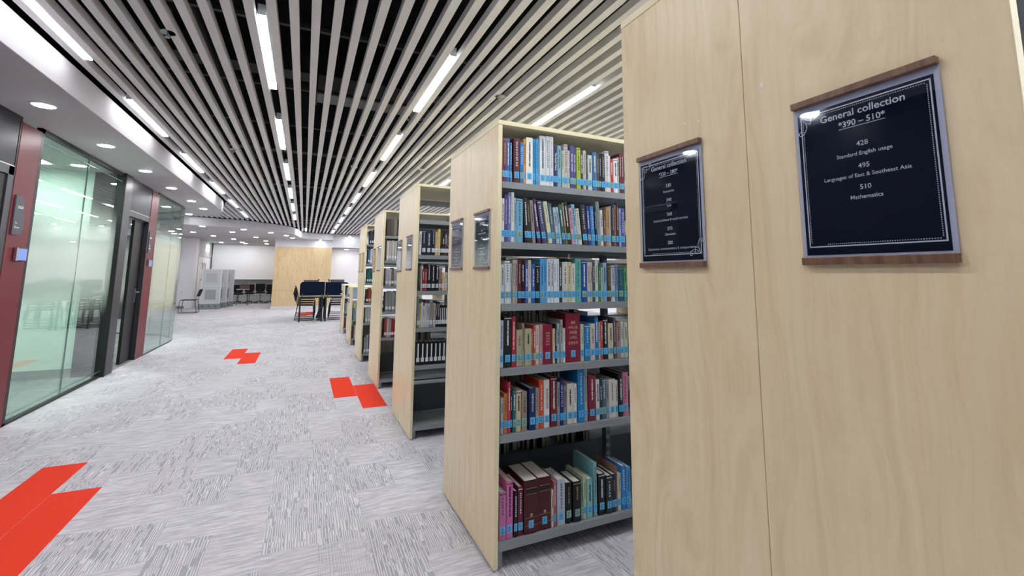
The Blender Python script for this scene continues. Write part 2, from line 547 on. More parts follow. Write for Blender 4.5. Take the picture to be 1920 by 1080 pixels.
MB().box(0.5, 0.53, -0.18, 0.18, -0.08, 0.12).build('flange', MATS['dark_duct_metal'], du)
cw = thing('cable_coil', (0.16, 4.75, 3.02), 'loose coil of cable hanging beside the light above the bookcase ends', 'cable')
MB().tube([(0.11 * math.cos(a / 5), 0.07 * math.sin(a / 5), 0.02 * math.sin(a)) for a in range(60)], 0.004, 5).build('coil', M['fix'], cw)
tag(MB().tube([(2.4, -5, 3.16), (2.4, 19.4, 3.16)], 0.045, 10).build('sprinkler_pipe', M['duct']), 'dark pipe running lengthwise above the slats over the bookcases', 'pipe')
tag(MB().tube([(-1.68, -5, 3.16), (-1.68, 15, 3.16)], 0.045, 10).build('sprinkler_pipe', M['duct']), 'dark pipe running lengthwise above the slats over the aisle', 'pipe')

# linear lights
rows = [(-20 + 0.5, 'beside the left soffit', 'lights of the row along the left soffit'), (-10 + 0.5, 'above the open aisle', 'lights of the row above the aisle'),
        (0 + 0.5, 'above the bookcase ends', 'lights of the row above the bookcase ends'), (10 + 0.5, 'above the bookcase shelves', 'lights of the first row over the shelves'),
        (20 + 0.5, 'in the second row over the shelves', 'lights of the second row over the shelves'), (30.5, 'in the third row over the shelves', 'lights of the third row over the shelves'),
        (40.5, 'in the fourth row over the shelves', 'lights of the fourth row over the shelves'), (50.5, 'in the fifth row over the shelves', 'lights of the fifth row over the shelves'), (60.5, 'in the row nearest the right wall', 'lights near the right wall')]


def linear_light(x, y0, lab, grp, ln=1.24, emit=None):
    t = thing('linear_light', (x, y0, 2.952), lab, 'ceiling light', grp)
    MB().box(-0.024, 0.024, 0, ln, 0.0045, 0.075).build('housing', M['fix'], t)
    MB().box(-0.0235, 0.0235, 0.003, ln - 0.003, -0.003, 0.004).build('diffuser', emit or M['tube'], t)
    MB().tube([(0, 0.25, 0.07), (0, 0.25, 0.5)], 0.003, 5).build('suspension_wire', M['duct'], t)


for k, where, grp in rows:
    x = -0.02 + 0.1245 * k
    ys = [3.05 + 2.11 * q for q in range(-3, 8)]
    ys = [y for y in ys if y + 1.3 < (15.5 if x < -1.5 else (17.0 if x < -1 else 19.3))]
    for i, y in enumerate(ys):
        linear_light(x, y, 'lit linear ceiling light %s, %s from the near end' % (where, ORD[i]), grp, emit=emitter('linear_light_dimmed', 'fbfcff', TUBE * 0.42) if k < -15 else None)
linear_light(-0.9, 17.45, 'lone lit linear ceiling light in front of the timber wall', 'lone far lights', 1.1)
linear_light(-3.72, 14.2, 'lone lit linear ceiling light by the rounded soffit tip', 'lone far lights', 0.85)


def downlight(x, y, z, lab, grp, r=0.062, p=None):
    t = thing('downlight', (x, y, z), lab, 'downlight', grp)
    MB().disc((0, 0), r + 0.014, -0.006, 0.0, 28, r + 0.018).build('trim_ring', M['inkw'], t)
    MB().disc((0, 0), r, -0.009, -0.006, 28).build('lens', M['spot'], t)


for i, y in enumerate([0.95, 2.24, 3.53, 4.80, 6.08, 7.39, 8.71, 10.14, 11.25]):
    downlight(-2.875, y, 2.70, 'round lit downlight in the left soffit, %s from the near end' % ORD[i], 'downlights of the left soffit')
downlight(-3.36, 12.45, 2.70, 'round lit downlight near the rounded tip of the left soffit', 'downlights of the left soffit')
fd = [(-3.637, 15.55), (-4.302, 17.95), (-3.952, 19.38), (-3.093, 17.27), (-2.643, 16.04), (-3.488, 20.78), (-3.406, 22.73), (-2.583, 19.25), (-2.404, 21.26), (-4.276, 23.4), (-3.354, 23.6), (-1.947, 16.84), (-1.52, 17.86), (-1.35, 18.95), (-2.5, 23.3)]
fl = ['by the curved fascia, leftmost in front', 'left side near the glass room', 'in front of the white pillar', 'in the middle of the far soffit left part', 'by the curved fascia, second from the left', 'above the divider screens',
      'before the recess, left', 'in the middle of the far soffit', 'before the recess, right', 'deep in the recess, left', 'deep in the recess, centre', 'by the curved fascia, third from the left', 'close to the fascia bend', 'against the timber wall', 'deep in the recess, right']
fd += [(-5.3, 15.9), (-6.2, 16.3)]  # two extra downlights added to brighten the space seen through the door
fl += ['added to brighten beyond the second room, nearer one', 'added to brighten beyond the second room, farther left']
for (x, y), l in zip(fd, fl):
    downlight(x, y, 2.70, 'round lit downlight in the far soffit ' + l, 'downlights of the far soffit', 0.07)
for i, x in enumerate((-0.35, 0.75, 1.95, 3.15, 4.4, 5.6)):
    downlight(x, 19.50, 2.90 if x > 0.11 else 2.70, 'round lit downlight washing the far bulkhead, %s from the left' % ORD[i], 'downlights before the bulkhead', 0.042)
for i, x in enumerate((0.75, 1.95, 3.2, 4.4)):  # unseen downlights added behind the bulkhead to brighten the white wall
    downlight(x, 20.95, 2.42, 'unseen downlight added under the bulkhead to brighten the white wall, %s from the left' % ORD[i], 'added downlights behind the bulkhead', 0.07)


def sprinkler(x, y, lab):
    t = thing('sprinkler', (x, y, 2.95), lab, 'sprinkler', 'ceiling sprinklers')
    MB().disc((0, 0), 0.045, 0.0, 0.014, 20, 0.03).build('plate', M['chrome'], t)
    MB().tube([(0, 0, 0.0), (0, 0, -0.03)], 0.006, 8).tube([(0, 0, 0.01), (0, 0, 0.2)], 0.012, 8).build('stem', M['chrome'], t)
    MB().disc((0, 0), 0.016, -0.034, -0.03, 12).build('deflector', M['chrome'], t)


sprinkler(-1.822 + 0.03, 3.55, 'silver sprinkler between the slats at upper left')
sprinkler(0.646, 3.58, 'silver sprinkler between the slats above the second bookcase')
sprinkler(0.66, 6.7, 'silver sprinkler between the slats above the fourth bookcase')
sprinkler(-1.8, 6.7, 'silver sprinkler between the slats further along the aisle')
t = thing('smoke_detector', (-0.27, 7.1, 2.99), 'small white detector with a green lamp between the slats', 'detector')
MB().disc((0, 0), 0.045, -0.03, 0.0, 20, 0.05).build('body', M['inkw'], t)
MB().disc((0.02, 0), 0.005, -0.034, -0.03, 8).build('lamp', mat('green_lamp', '30ff80', emit='30ff80', strength=4), t)

# red carpet planks
RP = [(-2, 5.483, 'lower middle red plank pair, the one away from the bookcases', 'red planks beside the third bookcase'), (-1, 4.965, 'red plank touching the foot of the third bookcase', 'red planks beside the third bookcase'),
      (-8, 8.56, 'far left red plank nearest the glass rooms', 'red planks in the middle of the aisle'), (-7, 8.04, 'far left red plank on the aisle side', 'red planks in the middle of the aisle'),
      (-10, 3.33, 'near left red plank nearest the glass rooms', 'red planks at lower left'), (-9, 2.81, 'near left red plank cut by the bottom edge of the photo', 'red planks at lower left'),
      (-4, 16.4, 'red plank glimpsed through the stacked chairs', 'red planks beyond the desks'), (-3, 16.9, 'red plank glimpsed under the left desk', 'red planks beyond the desks')]
for ix, y, lab, grp in RP:
    x = ix * 0.2437
    tag(MB().box(x + 0.001, x + 0.2427, y, y + 1.036, 0.0, 0.0012).build('carpet_plank', M['red']), lab, 'carpet tile', grp)

# ---------------------------------------------------------------- glass rooms on the left
GX = -3.19
struct(MB().box(GX - 0.06, GX - 0.005, -5.0, 4.05, 0, 2.70).build('wall_left_front', M['transom']))
# door_1, partly out of the picture at the left edge
d1 = struct(MB().box(GX - 0.05, GX, 4.05, 5.25, 2.17, 2.25).box(GX - 0.05, GX, 4.05, 4.13, 0, 2.25).box(GX - 0.05, GX, 5.17, 5.25, 0, 2.25).build('door_1', M['post'], bevel=0.003))
MB().box(GX - 0.04, GX - 0.012, 4.135, 5.165, 0.01, 2.165).build('door_leaf', M['black'], d1)
MB().box(GX - 0.04, GX - 0.004, 4.05, 5.24, 2.257, 2.66).build('transom_panel', M['transom'], d1)
MB().box(GX - 0.05, GX - 0.002, 4.05, 5.25, 2.25, 2.257).build('transom_joint', M['chrome'], d1)
struct(MB().box(GX - 0.05, GX - 0.003, 4.05, 5.25, 2.66, 2.70).box(GX - 0.05, GX - 0.003, 5.25, 5.27, 0, 2.70).build('trim_9', M['black']))
struct(MB().box(GX - 0.05, GX, 5.27, 5.60, 0, 2.66).build('wall_red', M['redpanel'], bevel=0.002))
# window_1: two panes, dark head and sill channels
w1 = struct(MB().box(GX - 0.045, GX - 0.0, 5.60, 7.72, 2.655, 2.70).box(GX - 0.045, GX, 5.60, 7.72, 0, 0.022).box(GX - 0.045, GX, 5.60, 5.645, 0, 2.70).build('window_1', M['black']))
MB().box(GX - 0.03, GX - 0.018, 5.645, 6.688, 0.022, 2.655).build('glass_pane', M['glass1'], w1)
MB().box(GX - 0.03, GX - 0.018, 6.694, 7.72, 0.022, 2.655).build('glass_pane', M['glass1'], w1)
MB().box(GX - 0.031, GX - 0.017, 6.688, 6.694, 0.022, 2.655).build('pane_joint', M['glassedge'], w1)
MB().box(GX - 0.016, GX - 0.006, 5.645, 7.72, 2.58, 2.586).build('head_rail', M['glassedge'], w1)
MB().box(GX - 0.016, GX - 0.006, 5.645, 7.72, 0.075, 0.080).build('sill_rail', M['glassedge'], w1)
# charcoal post
struct(MB().box(GX - 0.10, GX + 0.03, 7.72, 8.0, 0, 2.70).build('wall_post', M['post'], bevel=0.004))
struct(MB().box(GX - 0.10, GX + 0.034, 7.715, 7.735, 0, 2.70).build('trim_10', M['black']))
# door_2, half open, with its black leaf and lever handle
d2 = struct(MB().box(GX - 0.06, GX + 0.002, 8.0, 9.04, 2.155, 2.235).box(GX - 0.06, GX + 0.002, 9.0, 9.04, 0, 2.235).build('door_2', M['post'], bevel=0.003))
MB().box(GX - 0.10, GX - 0.062, 8.58, 9.5, 0.01, 2.15).build('door_leaf', M['black'], d2)
MB().box(GX - 0.05, GX - 0.004, 8.0, 9.03, 2.242, 2.66).build('transom_panel', M['transom'], d2)
MB().box(GX - 0.055, GX - 0.002, 8.0, 9.03, 2.235, 2.242).build('transom_joint', M['chrome'], d2)
MB().box(GX - 0.062, GX - 0.052, 8.88, 8.935, 0.89, 1.10).build('lock_plate', M['chrome'], d2)
MB().tube([(GX - 0.055, 8.905, 1.05), (GX - 0.01, 8.905, 1.05), (GX - 0.01, 8.76, 1.05)], 0.009, 8).build('door_handle', M['chrome'], d2)
struct(MB().box(GX - 0.05, GX - 0.003, 8.0, 9.04, 2.66, 2.70).build('trim_11', M['black']))
struct(MB().box(GX - 0.05, GX, 9.04, 9.40, 0, 2.68).build('wall_red', M['redpanel'], bevel=0.002))
# window_2: straight panes, rounded corner, then back across
arc = [(GX, 9.42), (GX, 10.4), (GX, 11.0), (GX - 0.02, 11.3), (GX - 0.08, 11.6), (GX - 0.2, 11.9), (GX - 0.4, 12.2), (GX - 0.7, 12.5), (GX - 1.1, 12.85), (GX - 1.6, 13.1), (GX - 2.4, 13.2), (-7.0, 13.2)]


def ribbon(pts, th, z0, z1):
    m = MB()
    L, Rr = [], []
    for i, p in enumerate(pts):
        a = Vector(pts[max(i - 1, 0)]); b = Vector(pts[min(i + 1, len(pts) - 1)])
        d = (b - a).normalized(); n = Vector((-d.y, d.x))
        L.append(Vector(p)); Rr.append(Vector(p) + n * th)
    for i in range(len(pts) - 1):
        m.prism([tuple(L[i]), tuple(L[i + 1]), tuple(Rr[i + 1]), tuple(Rr[i])], z0, z1)
    return m


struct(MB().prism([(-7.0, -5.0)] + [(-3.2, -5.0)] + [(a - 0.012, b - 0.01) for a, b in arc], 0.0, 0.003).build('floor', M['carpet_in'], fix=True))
w2 = struct(ribbon(arc, 0.03, 2.665, 2.70).build('window_2', M['black']))
ribbon(arc, 0.03, 0, 0.02).build('sill_channel', M['black'], w2)
for i, (a, b) in enumerate([(0, 2), (1, 4), (3, 7), (6, 9), (8, 12)]):
    seg = arc[a:b] if i == 0 else arc[a:b]
for seg in (arc[0:2], arc[1:4], arc[3:6], arc[5:8], arc[7:10], arc[9:12]):
    ribbon(seg, 0.010, 0.02, 2.665).build('glass_pane', M['glass2'] if seg[0][1] < 12 else M['glass3'], w2)
for p in (arc[1], arc[3], arc[5], arc[7], arc[9]):
    MB().box(p[0] - 0.012, p[0] + 0.001, p[1] - 0.003, p[1] + 0.003, 0.02, 2.665).build('pane_joint', M['glassedge'], w2)
struct(MB().box(GX - 0.05, GX, 9.40, 9.42, 0, 2.70).build('trim_12', M['black']))
# inside the rooms
struct(MB().box(-7.0, -3.52, 7.86, 7.96, 0, 2.70).build('wall_room', M['mint']))
struct(MB().box(-7.0, -3.52, 7.84, 7.86, 0, 0.11).build('baseboard_room', mat('grey_green_skirting', '7f8f8a')))
struct(MB().box(-3.52, GX - 0.10, 7.80, 8.0, 0, 2.70).build('wall_room_pier', M['black']))
struct(MB().box(-7.0, GX - 0.06, 5.0, 5.1, 0, 2.70).build('wall_room_near', M['mint']))
t = thing('panel_light', (-4.1, 6.75, 2.70), 'square lit ceiling panel inside the first glass room', 'ceiling light')
MB().box(-0.32, 0.32, -0.62, 0.62, -0.02, 0).build('panel_frame', M['inkw'], t)
MB().box(-0.3, 0.3, -0.6, 0.6, -0.026, -0.02).build('diffuser', emitter('room_panel', 'f4fff8', 6.0), t)
t = thing('panel_light', (-4.6, 10.3, 2.70), 'square lit ceiling panel added to light the second glass room', 'ceiling light')  # panel added to light the inside of this room
MB().box(-0.32, 0.32, -0.32, 0.32, -0.02, 0).build('panel_frame', M['inkw'], t)
MB().box(-0.3, 0.3, -0.3, 0.3, -0.026, -0.02).build('diffuser', emitter('room_fill_panel', 'ffffff', 18.0), t)
# seen through the open door, beyond the second room
struct(MB().box(-5.9, -5.73, 16.95, 17.0, 0, 2.45).build('wall_timber_strip', M['maple_far']))
t = thing('glazed_screen', (-5.5, 16.96, 0), 'dark grey glazed screen seen through the open door', 'partition')
MB().box(-0.22, -0.10, -0.03, 0.02, 0, 2.45).box(-0.05, 0.3, -0.03, 0.02, 0, 2.45).build('dark_panel', mat('screen_grey', '555c60', 0.3), t)
MB().box(-0.10, -0.05, -0.03, 0.02, 0, 2.45).build('white_strip', M['framew'], t)

# plaques and card readers
def room_plaque(y, lab, parts, dz=0.0):
    t = thing('room_sign', (GX, y, 1.67), lab, 'sign', 'room number plaques')
    MB().prism([(0, 0), (0.13, 0), (0.17, 0.07), (0.12, 0.33), (0.09, 0.345), (0, 0.345)], 0.001, 0.012, 'x').build('plaque', M['plaque'], t)
    return t


def plaque_text(t, s, y, z, w, h):
    v, f = glyphs(s, w, h, 0.01)
    Mx = Matrix.Translation((0.0135, y, z)) @ Matrix.Rotation(R(90), 4, 'Z')
    m = MB().add(v, f); m.tf(Mx)
    return m.build('lettering', M['inkw'], t)


p1 = room_plaque(5.31, 'dark grey room plaque numbered 2020 on the nearer red panel', None)
plaque_text(p1, '2020', 0.078, 0.232, 0.085, 0.025)
plaque_text(p1, 'To', 0.04, 0.095, 0.03, 0.017)
plaque_text(p1, 'Room', 0.06, 0.058, 0.075, 0.017)
p2 = room_plaque(9.06, 'dark grey room plaque on the farther red panel', None)
for k, (z, w) in enumerate([(0.23, 0.08), (0.10, 0.04), (0.06, 0.06)]):
    MB().box(0.0125, 0.0135, 0.03, 0.03 + w, z, z + 0.02).build('lettering', M['inkw'], p2)


def reader(y, z, lab):
    t = thing('card_reader', (GX, y, z), lab, 'card reader', 'card readers on the red panels')
    MB().box(0.001, 0.022, 0, 0.15, 0, 0.115).build('casing', M['plasticblk'], t, bevel=0.003)
    MB().box(0.003, 0.026, -0.022, 0.0, -0.002, 0.117).build('metal_side', M['chrome'], t, bevel=0.002)
    MB().box(0.022, 0.0235, 0.006, 0.144, 0.006, 0.109).build('display', M['screen'], t)


reader(5.42, 1.445, 'card reader with blue screen on the nearer red panel')
reader(9.15, 1.445, 'card reader with blue screen on the farther red panel')

# double door, exit sign on the far side wall
DX = -4.74
d3 = struct(MB().box(DX, DX + 0.03, 21.5, 24.15, 2.02, 2.08).box(DX, DX + 0.03, 24.1, 24.15, 0, 2.02).box(DX, DX + 0.03, 21.5, 21.55, 0, 2.02).build('door_3', M['greywall']))
MB().box(DX, DX + 0.012, 21.56, 22.44, 0.01, 2.0).build('door_leaf', M['white'], d3)
MB().box(DX, DX + 0.012, 22.46, 24.05, 0.01, 2.0).build('door_leaf', M['white'], d3)
MB().box(DX, DX + 0.02, 24.05, 24.10, 0.0, 2.02).build('door_gap', M['black'], d3)
for y in (22.25, 22.75):
    MB().tube([(DX + 0.012, y, 1.05), (DX + 0.06, y, 1.1), (DX + 0.06, y, 1.72), (DX + 0.012, y, 1.77)], 0.02, 8).build('door_handle', M['steel'], d3)
t = thing('exit_sign', (DX, 22.95, 2.28), 'small lit green and white exit sign above the double door', 'sign')
MB().box(0.0, 0.05, 0, 0.42, 0, 0.26).build('sign_box', M['exit'], t)
MB().box(0.05, 0.053, 0.04, 0.2, 0.05, 0.22).build('running_figure', M['exitg'], t)
MB().box(0.05, 0.053, 0.25, 0.38, 0.09, 0.15).build('arrow', M['exitg'], t)

# ---------------------------------------------------------------- bookcases
def text_part(name, s, w, h, mtl, parent, loc, bold=0.012):
    v, f = glyphs(s, w, h, bold)
    m = MB().add(v, f)
    m.v = [(a + loc[0], b + loc[1], c + loc[2]) for a, b, c in m.v]
    return m.build(name, mtl, parent)


def strip_path(pts, w, y):
    """flat strip following pts (x, z) in the plane y, facing -y"""
    m = MB()
    P = [Vector(p) for p in pts]
    L, Q = [], []
    for i, p in enumerate(P):
        d = (P[min(i + 1, len(P) - 1)] - P[max(i - 1, 0)]).normalized()
        n = Vector((-d.y, d.x))
        L.append(p + n * w / 2); Q.append(p - n * w / 2)
    for i in range(len(P) - 1):
        m.add([(Q[i].x, y, Q[i].y), (Q[i + 1].x, y, Q[i + 1].y), (L[i + 1].x, y, L[i + 1].y), (L[i].x, y, L[i].y)], [(0, 1, 2, 3)])
    return m


def ornament(m, cx, cz, sx, sz, y):
    """corner scroll; sx, sz = direction into the sheet"""
    def T(pts):
        return [(cx + sx * a, cz + sz * b) for a, b in pts]
    leaf = [(0.006 + 0.009 * math.sin(PI * q / 12) + 0.0012 * q, 0.006 + 0.0012 * q - 0.009 * math.sin(PI * q / 12)) for q in range(13)]
    leaf2 = [(0.006 - 0.002 * math.sin(PI * q / 12) + 0.0012 * q, 0.006 + 0.0012 * q + 0.002 * math.sin(PI * q / 12)) for q in range(13)]
    for P in (leaf, leaf2):
        m2 = strip_path(T(P), 0.0014, y); m.add(m2.v, m2.f)
    # two scrolls, one along each edge
    sc = [(0.010 + 0.028 * q / 14, 0.008 + 0.006 * math.sin(PI * q / 14)) for q in range(15)]
    sc += [(0.036 + 0.004 * math.cos(a), 0.003 + 0.004 * math.sin(a)) for a in [PI * .5 - q * .5 for q in range(12)]]
    for P in (sc, [(b, a) for a, b in sc]):
        m2 = strip_path(T(P), 0.0014, y); m.add(m2.v, m2.f)


def wall_sign(y_far, zb, lab, kind, lines, orn=('tl', 'br')):
    """hanging acrylic sign on a bookcase end; local x runs towards the camera, front faces -y"""
    t = thing('hanging_sign', (0.0, y_far, zb), lab, 'sign', 'signs on the bookcase ends', -PI / 2)
    Wd, Hd = 0.226, 0.302
    MB().box(0, Wd, -0.012, -0.002, 0, 0.014).build('bottom_bar', M['walnut'], t, bevel=0.0012)
    MB().box(0, Wd, -0.014, -0.002, Hd, Hd + 0.0125).build('top_bar', M['walnut'], t, bevel=0.0012)
    MB().box(0.001, Wd - 0.001, -0.0035, -0.002, 0.012, Hd + 0.004).build('backing', M['paper'] if kind != 'empty' else M['acrylic'], t)
    MB().box(0.001, Wd + 0.002, -0.0075, -0.0055, 0.010, Hd + 0.002).build('acrylic_cover', M['acrylic'], t)
    if kind == 'empty':
        return t
    if kind == 'white':
        for q in range(9):
            MB().box(0.05, 0.17 - 0.01 * (q % 3), -0.0042, -0.0036, 0.05 + q * 0.024, 0.054 + q * 0.024).build('lettering', M['plaque'], t)
        return t
    MB().box(0.007, 0.218, -0.0040, -0.0036, 0.018, 0.290).build('poster', M['poster'], t)
    y = -0.0043
    fr = MB()
    def rect(x0, x1, z0, z1, w):
        for a in ((x0, x1, z0, z0 + w), (x0, x1, z1 - w, z1), (x0, x0 + w, z0, z1), (x1 - w, x1, z0, z1)):
            fr.add([(a[0], y, a[2]), (a[1], y, a[2]), (a[1], y, a[3]), (a[0], y, a[3])], [(0, 1, 2, 3)])
    rect(0.0125, 0.2145, 0.032, 0.2845, 0.0022)
    for q in range(56):
        xq = 0.018 + q * 0.0034
        if 0.045 < xq < 0.209:
            fr.add([(xq, y, 0.0365), (xq + 0.0018, y, 0.0365), (xq + 0.0018, y, 0.0378), (xq, y, 0.0378)], [(0, 1, 2, 3)])
            fr.add([(xq, y, 0.2785), (xq + 0.0018, y, 0.2785), (xq + 0.0018, y, 0.2798), (xq, y, 0.2798)], [(0, 1, 2, 3)])
    for q in range(70):
        zq = 0.040 + q * 0.0034
        for xx in (0.0165, 0.2085):
            fr.add([(xx, y, zq), (xx + 0.0013, y, zq), (xx + 0.0013, y, zq + 0.0018), (xx, y, zq + 0.0018)], [(0, 1, 2, 3)])
    fr.build('border', M['posterprint'], t)
    om = MB()
    if 'tl' in orn: ornament(om, 0.0095, 0.288, 1, -1, y - 0.0002)
    if 'br' in orn: ornament(om, 0.2175, 0.029, -1, 1, y - 0.0002)
    om.build('ornament', M['posterprint'], t)
    for (s, x0, x1, z, h) in lines:
        if s == '_':
            MB().box(x0, x1, y - 0.0002, y + 0.0002, z, z + h).build('underline', M['posterprint'], t)
        elif s == '#':
            mm = MB()
            q = x0
            while q < x1:
                wq = random.uniform(0.002, 0.004)
                mm.box(q, q + wq, y - 0.0002, y + 0.0002, z, z + h); q += wq + 0.0012
            mm.build('small_print', M['posterprint'], t)
        else:
            text_part('lettering', s, x1 - x0, None, M['posterprint'], t, ((x0 + x1) / 2, y, z), 0.012 if s[0] in 'G*' else 0.006)
    return t


Z0 = 1.376
linesA = [('General collection', 0.049, 0.180, 1.638 - Z0, 0), ('*390 – 510*', 0.079, 0.151, 1.620 - Z0, 0), ('_', 0.079, 0.151, 1.6165 - Z0, 0.0009),
          ('428', 0.105, 0.123, 1.5805 - Z0, 0), ('Standard English usage', 0.072, 0.157, 1.5645 - Z0, 0), ('495', 0.105, 0.122, 1.5415 - Z0, 0),
          ('Languages of East & Southeast Asia', 0.048, 0.180, 1.5265 - Z0, 0), ('510', 0.105, 0.122, 1.5045 - Z0, 0), ('Mathematics', 0.089, 0.138, 1.4885 - Z0, 0)]
linesB = [('General collection', 0.050, 0.177, 1.641 - Z0, 0), ('*330 – 380*', 0.079, 0.147, 1.6215 - Z0, 0), ('_', 0.079, 0.147, 1.6180 - Z0, 0.0009),
          ('330', 0.104, 0.122, 1.588 - Z0, 0), ('Economics', 0.094, 0.132, 1.574 - Z0, 0), ('340', 0.104, 0.122, 1.5495 - Z0, 0), ('Law', 0.106, 0.121, 1.5355 - Z0, 0),
          ('360', 0.104, 0.122, 1.5115 - Z0, 0), ('Social problems & social services', 0.054, 0.175, 1.4985 - Z0, 0), ('370', 0.104, 0.122, 1.4735 - Z0, 0), ('Education', 0.096, 0.132, 1.460 - Z0, 0),
          ('380', 0.104, 0.122, 1.4365 - Z0, 0), ('Commerce, communications & transportation', 0.030, 0.198, 1.423 - Z0, 0)]
gen = [('General collection', 0.049, 0.180, 0.262, 0), ('#', 0.079, 0.150, 0.245, 0.007), ('_', 0.079, 0.151, 0.241, 0.0009)] + \
      [('#', 0.104, 0.122, zz, 0.007) for zz in (0.205, 0.165, 0.127, 0.09, 0.06)] + [('#', 0.06, 0.17, zz, 0.004) for zz in (0.19, 0.11, 0.075, 0.05)]
PER = 1.8255
Y0 = 0.243
NAMES = ['nearest bookcase', 'second bookcase', 'third bookcase', 'fourth bookcase', 'fifth bookcase']
wall_sign(Y0 + 0.305, Z0, 'black General collection 390 to 510 sign, nearest the camera', 'black', linesA, ('tl',))
wall_sign(Y0 + 0.761, Z0, 'black General collection 330 to 380 sign on the nearest bookcase', 'black', linesB)
wall_sign(2.388, Z0 + 0.008, 'black General collection sign, right one on the second bookcase end', 'black', gen)
wall_sign(2.830, Z0 + 0.008, 'black General collection sign, left one on the second bookcase end', 'black', gen)
wall_sign(4.255, Z0 + 0.018, 'dark glossy sign, right one on the third bookcase end', 'black', gen)
wall_sign(4.725, Z0 + 0.003, 'dark glossy sign, left one on the third bookcase end', 'black', gen)
wall_sign(6.110, Z0 + 0.018, 'pale paper sign, right one on the fourth bookcase end', 'white', gen)
wall_sign(6.560, Z0 + 0.008, 'empty clear sign holder, left one on the fourth bookcase end', 'empty', gen)
wall_sign(7.900, Z0 + 0.01, 'empty clear sign holder, right one on the fifth bookcase end', 'empty', gen)
wall_sign(8.330, Z0 + 0.01, 'empty clear sign holder, left one on the fifth bookcase end', 'empty', gen)

LEN = 2.78
D2 = 0.4135
NEAR = {0: (0.11, 0.283, 0.59, 0.90, 1.213, 1.522, 1.832), 1: (0.114, 0.59, 0.90, 1.211, 1.52, 1.83), 2: (0.10, 0.59, 0.90, 1.212, 1.522, 1.83), 3: (0.10, 0.59, 0.90, 1.212, 1.522, 1.83), 4: (0.12, 0.59, 0.90, 1.212, 1.522, 1.83)}
FAR = (0.11, 0.283, 0.59, 0.90, 1.213, 1.522, 1.83)
WHICH = ['tall pale maple bookcase nearest the camera, at the right edge', 'tall maple bookcase filled with blue-labelled books, second from the camera', 'tall maple bookcase with black binders, third from the camera',
         'tall maple bookcase behind the one with binders, fourth from the camera', 'farthest tall maple bookcase, just before the low ones']
for c in range(5):
    y = Y0 + PER * c
    if c: y = (0, 2.068, 3.887, 5.719, 7.543)[c]
    b = thing('bookcase', (0, y, 0), WHICH[c], 'bookcase', 'tall bookcases in the row')
    for k, (a0, a1) in enumerate(((0.0, D2 + 0.0015), (D2 + 0.003, 2 * D2 + 0.0045))):
        MB().box(0.0, 0.022, a0, a1, 0.012, 2.125).build('end_panel', M['maple'], b, bevel=0.0012)
    MB().box(0.0, 0.022, -0.0012, 0.0002, 0.012, 2.125).build('edge_band', M['edge'], b)
    MB().box(LEN - 0.022, LEN, 0, 2 * D2 + 0.0045, 0.012, 2.125).build('end_panel', M['maple'], b, bevel=0.0012)
    MB().box(0, LEN, -0.002, 2 * D2 + 0.006, 2.127, 2.150).build('top_panel', M['edge'], b, bevel=0.0012)
    # feet
    for x in (0.023, 0.93, 1.84, LEN - 0.058):
        for yy in (0.022, 2 * D2 - 0.05):
            MB().box(x, x + 0.033, yy, yy + 0.03, 0, 0.075).build('foot', M['steel'], b, bevel=0.006)
    # uprights in the middle, slotted
    for x in (0.026, 0.925, 1.835, LEN - 0.056):
        m = MB().box(x, x + 0.03, D2 - 0.02, D2 + 0.024, 0.075, 2.12)
        m.build('upright', M['steel'], b)
        sl = MB()
        for q in range(38):
            z = 0.16 + q * 0.05
            sl.box(x + 0.005, x + 0.010, D2 - 0.0205, D2 - 0.019, z, z + 0.028)
            sl.box(x + 0.020, x + 0.025, D2 - 0.0205, D2 - 0.019, z, z + 0.028)
        if x < 2 and c < 3:
            sl.build('upright_slots', M['dark'], b)
    bays = [(0.027, 0.918), (0.930, 1.828), (1.84, LEN - 0.028)]
    for (x0, x1) in bays:
        MB().box(x0, x1, D2 - 0.012, D2 + 0.012, 2.02, 2.07).build('cross_rail', M['steel'], b)
        MB().box(x0, x1, D2 - 0.004, D2 + 0.004, 0.10, 0.34).build('base_back', mat('base_steel_and_shade', '4a5054', 0.5), b)  # dark panel; in the second bookcase its colour stands for a shaded gap
        for z in NEAR[c]:
            m = MB().box(x0, x1, 0.010, D2 - 0.02, z - 0.006, z).box(x0, x1, 0.004, 0.012, z - 0.034, z)
            m.box(x0, x1, D2 - 0.028, D2 - 0.02, z - 0.03, z + 0.012)
            m.build('shelf', M['steel'], b)
            bk = MB().box(x0 - 0.0005, x0 + 0.002, 0.03, D2 - 0.022, z + 0.0, z + 0.045).box(x0 - 0.0005, x0 + 0.002, 0.12, D2 - 0.022, z + 0.045, z + 0.085)
            if z > 0.2: bk.build('shelf_bracket', M['steel'], b)
        for z in FAR:
            m = MB().box(x0, x1, D2 + 0.024, 2 * D2 - 0.01, z - 0.006, z).box(x0, x1, 2 * D2 - 0.012, 2 * D2 - 0.004, z - 0.034, z)
            m.box(x0, x1, D2 + 0.024, D2 + 0.03, z - 0.03, z + 0.012)
            m.build('shelf', M['steel'], b)
    if c in (1,):
        for z in NEAR[c][1:]:
            MB().box(0.500, 0.505, 0.0030, 0.0042, z - 0.020, z - 0.015).build('red_dot', mat('red_sticker', 'd04a4a'), b)
    if c == 0:
        for (yy, zz, w, h) in ((0.611, 1.756, 0.006, 0.010), (0.783, 1.733, 0.006, 0.004), (0.827, 1.740, 0.005, 0.005)):
            MB().box(-0.0006, 0.0002, yy - y, yy - y + w, zz, zz + h).build('tape_residue', M['inkw'], b)

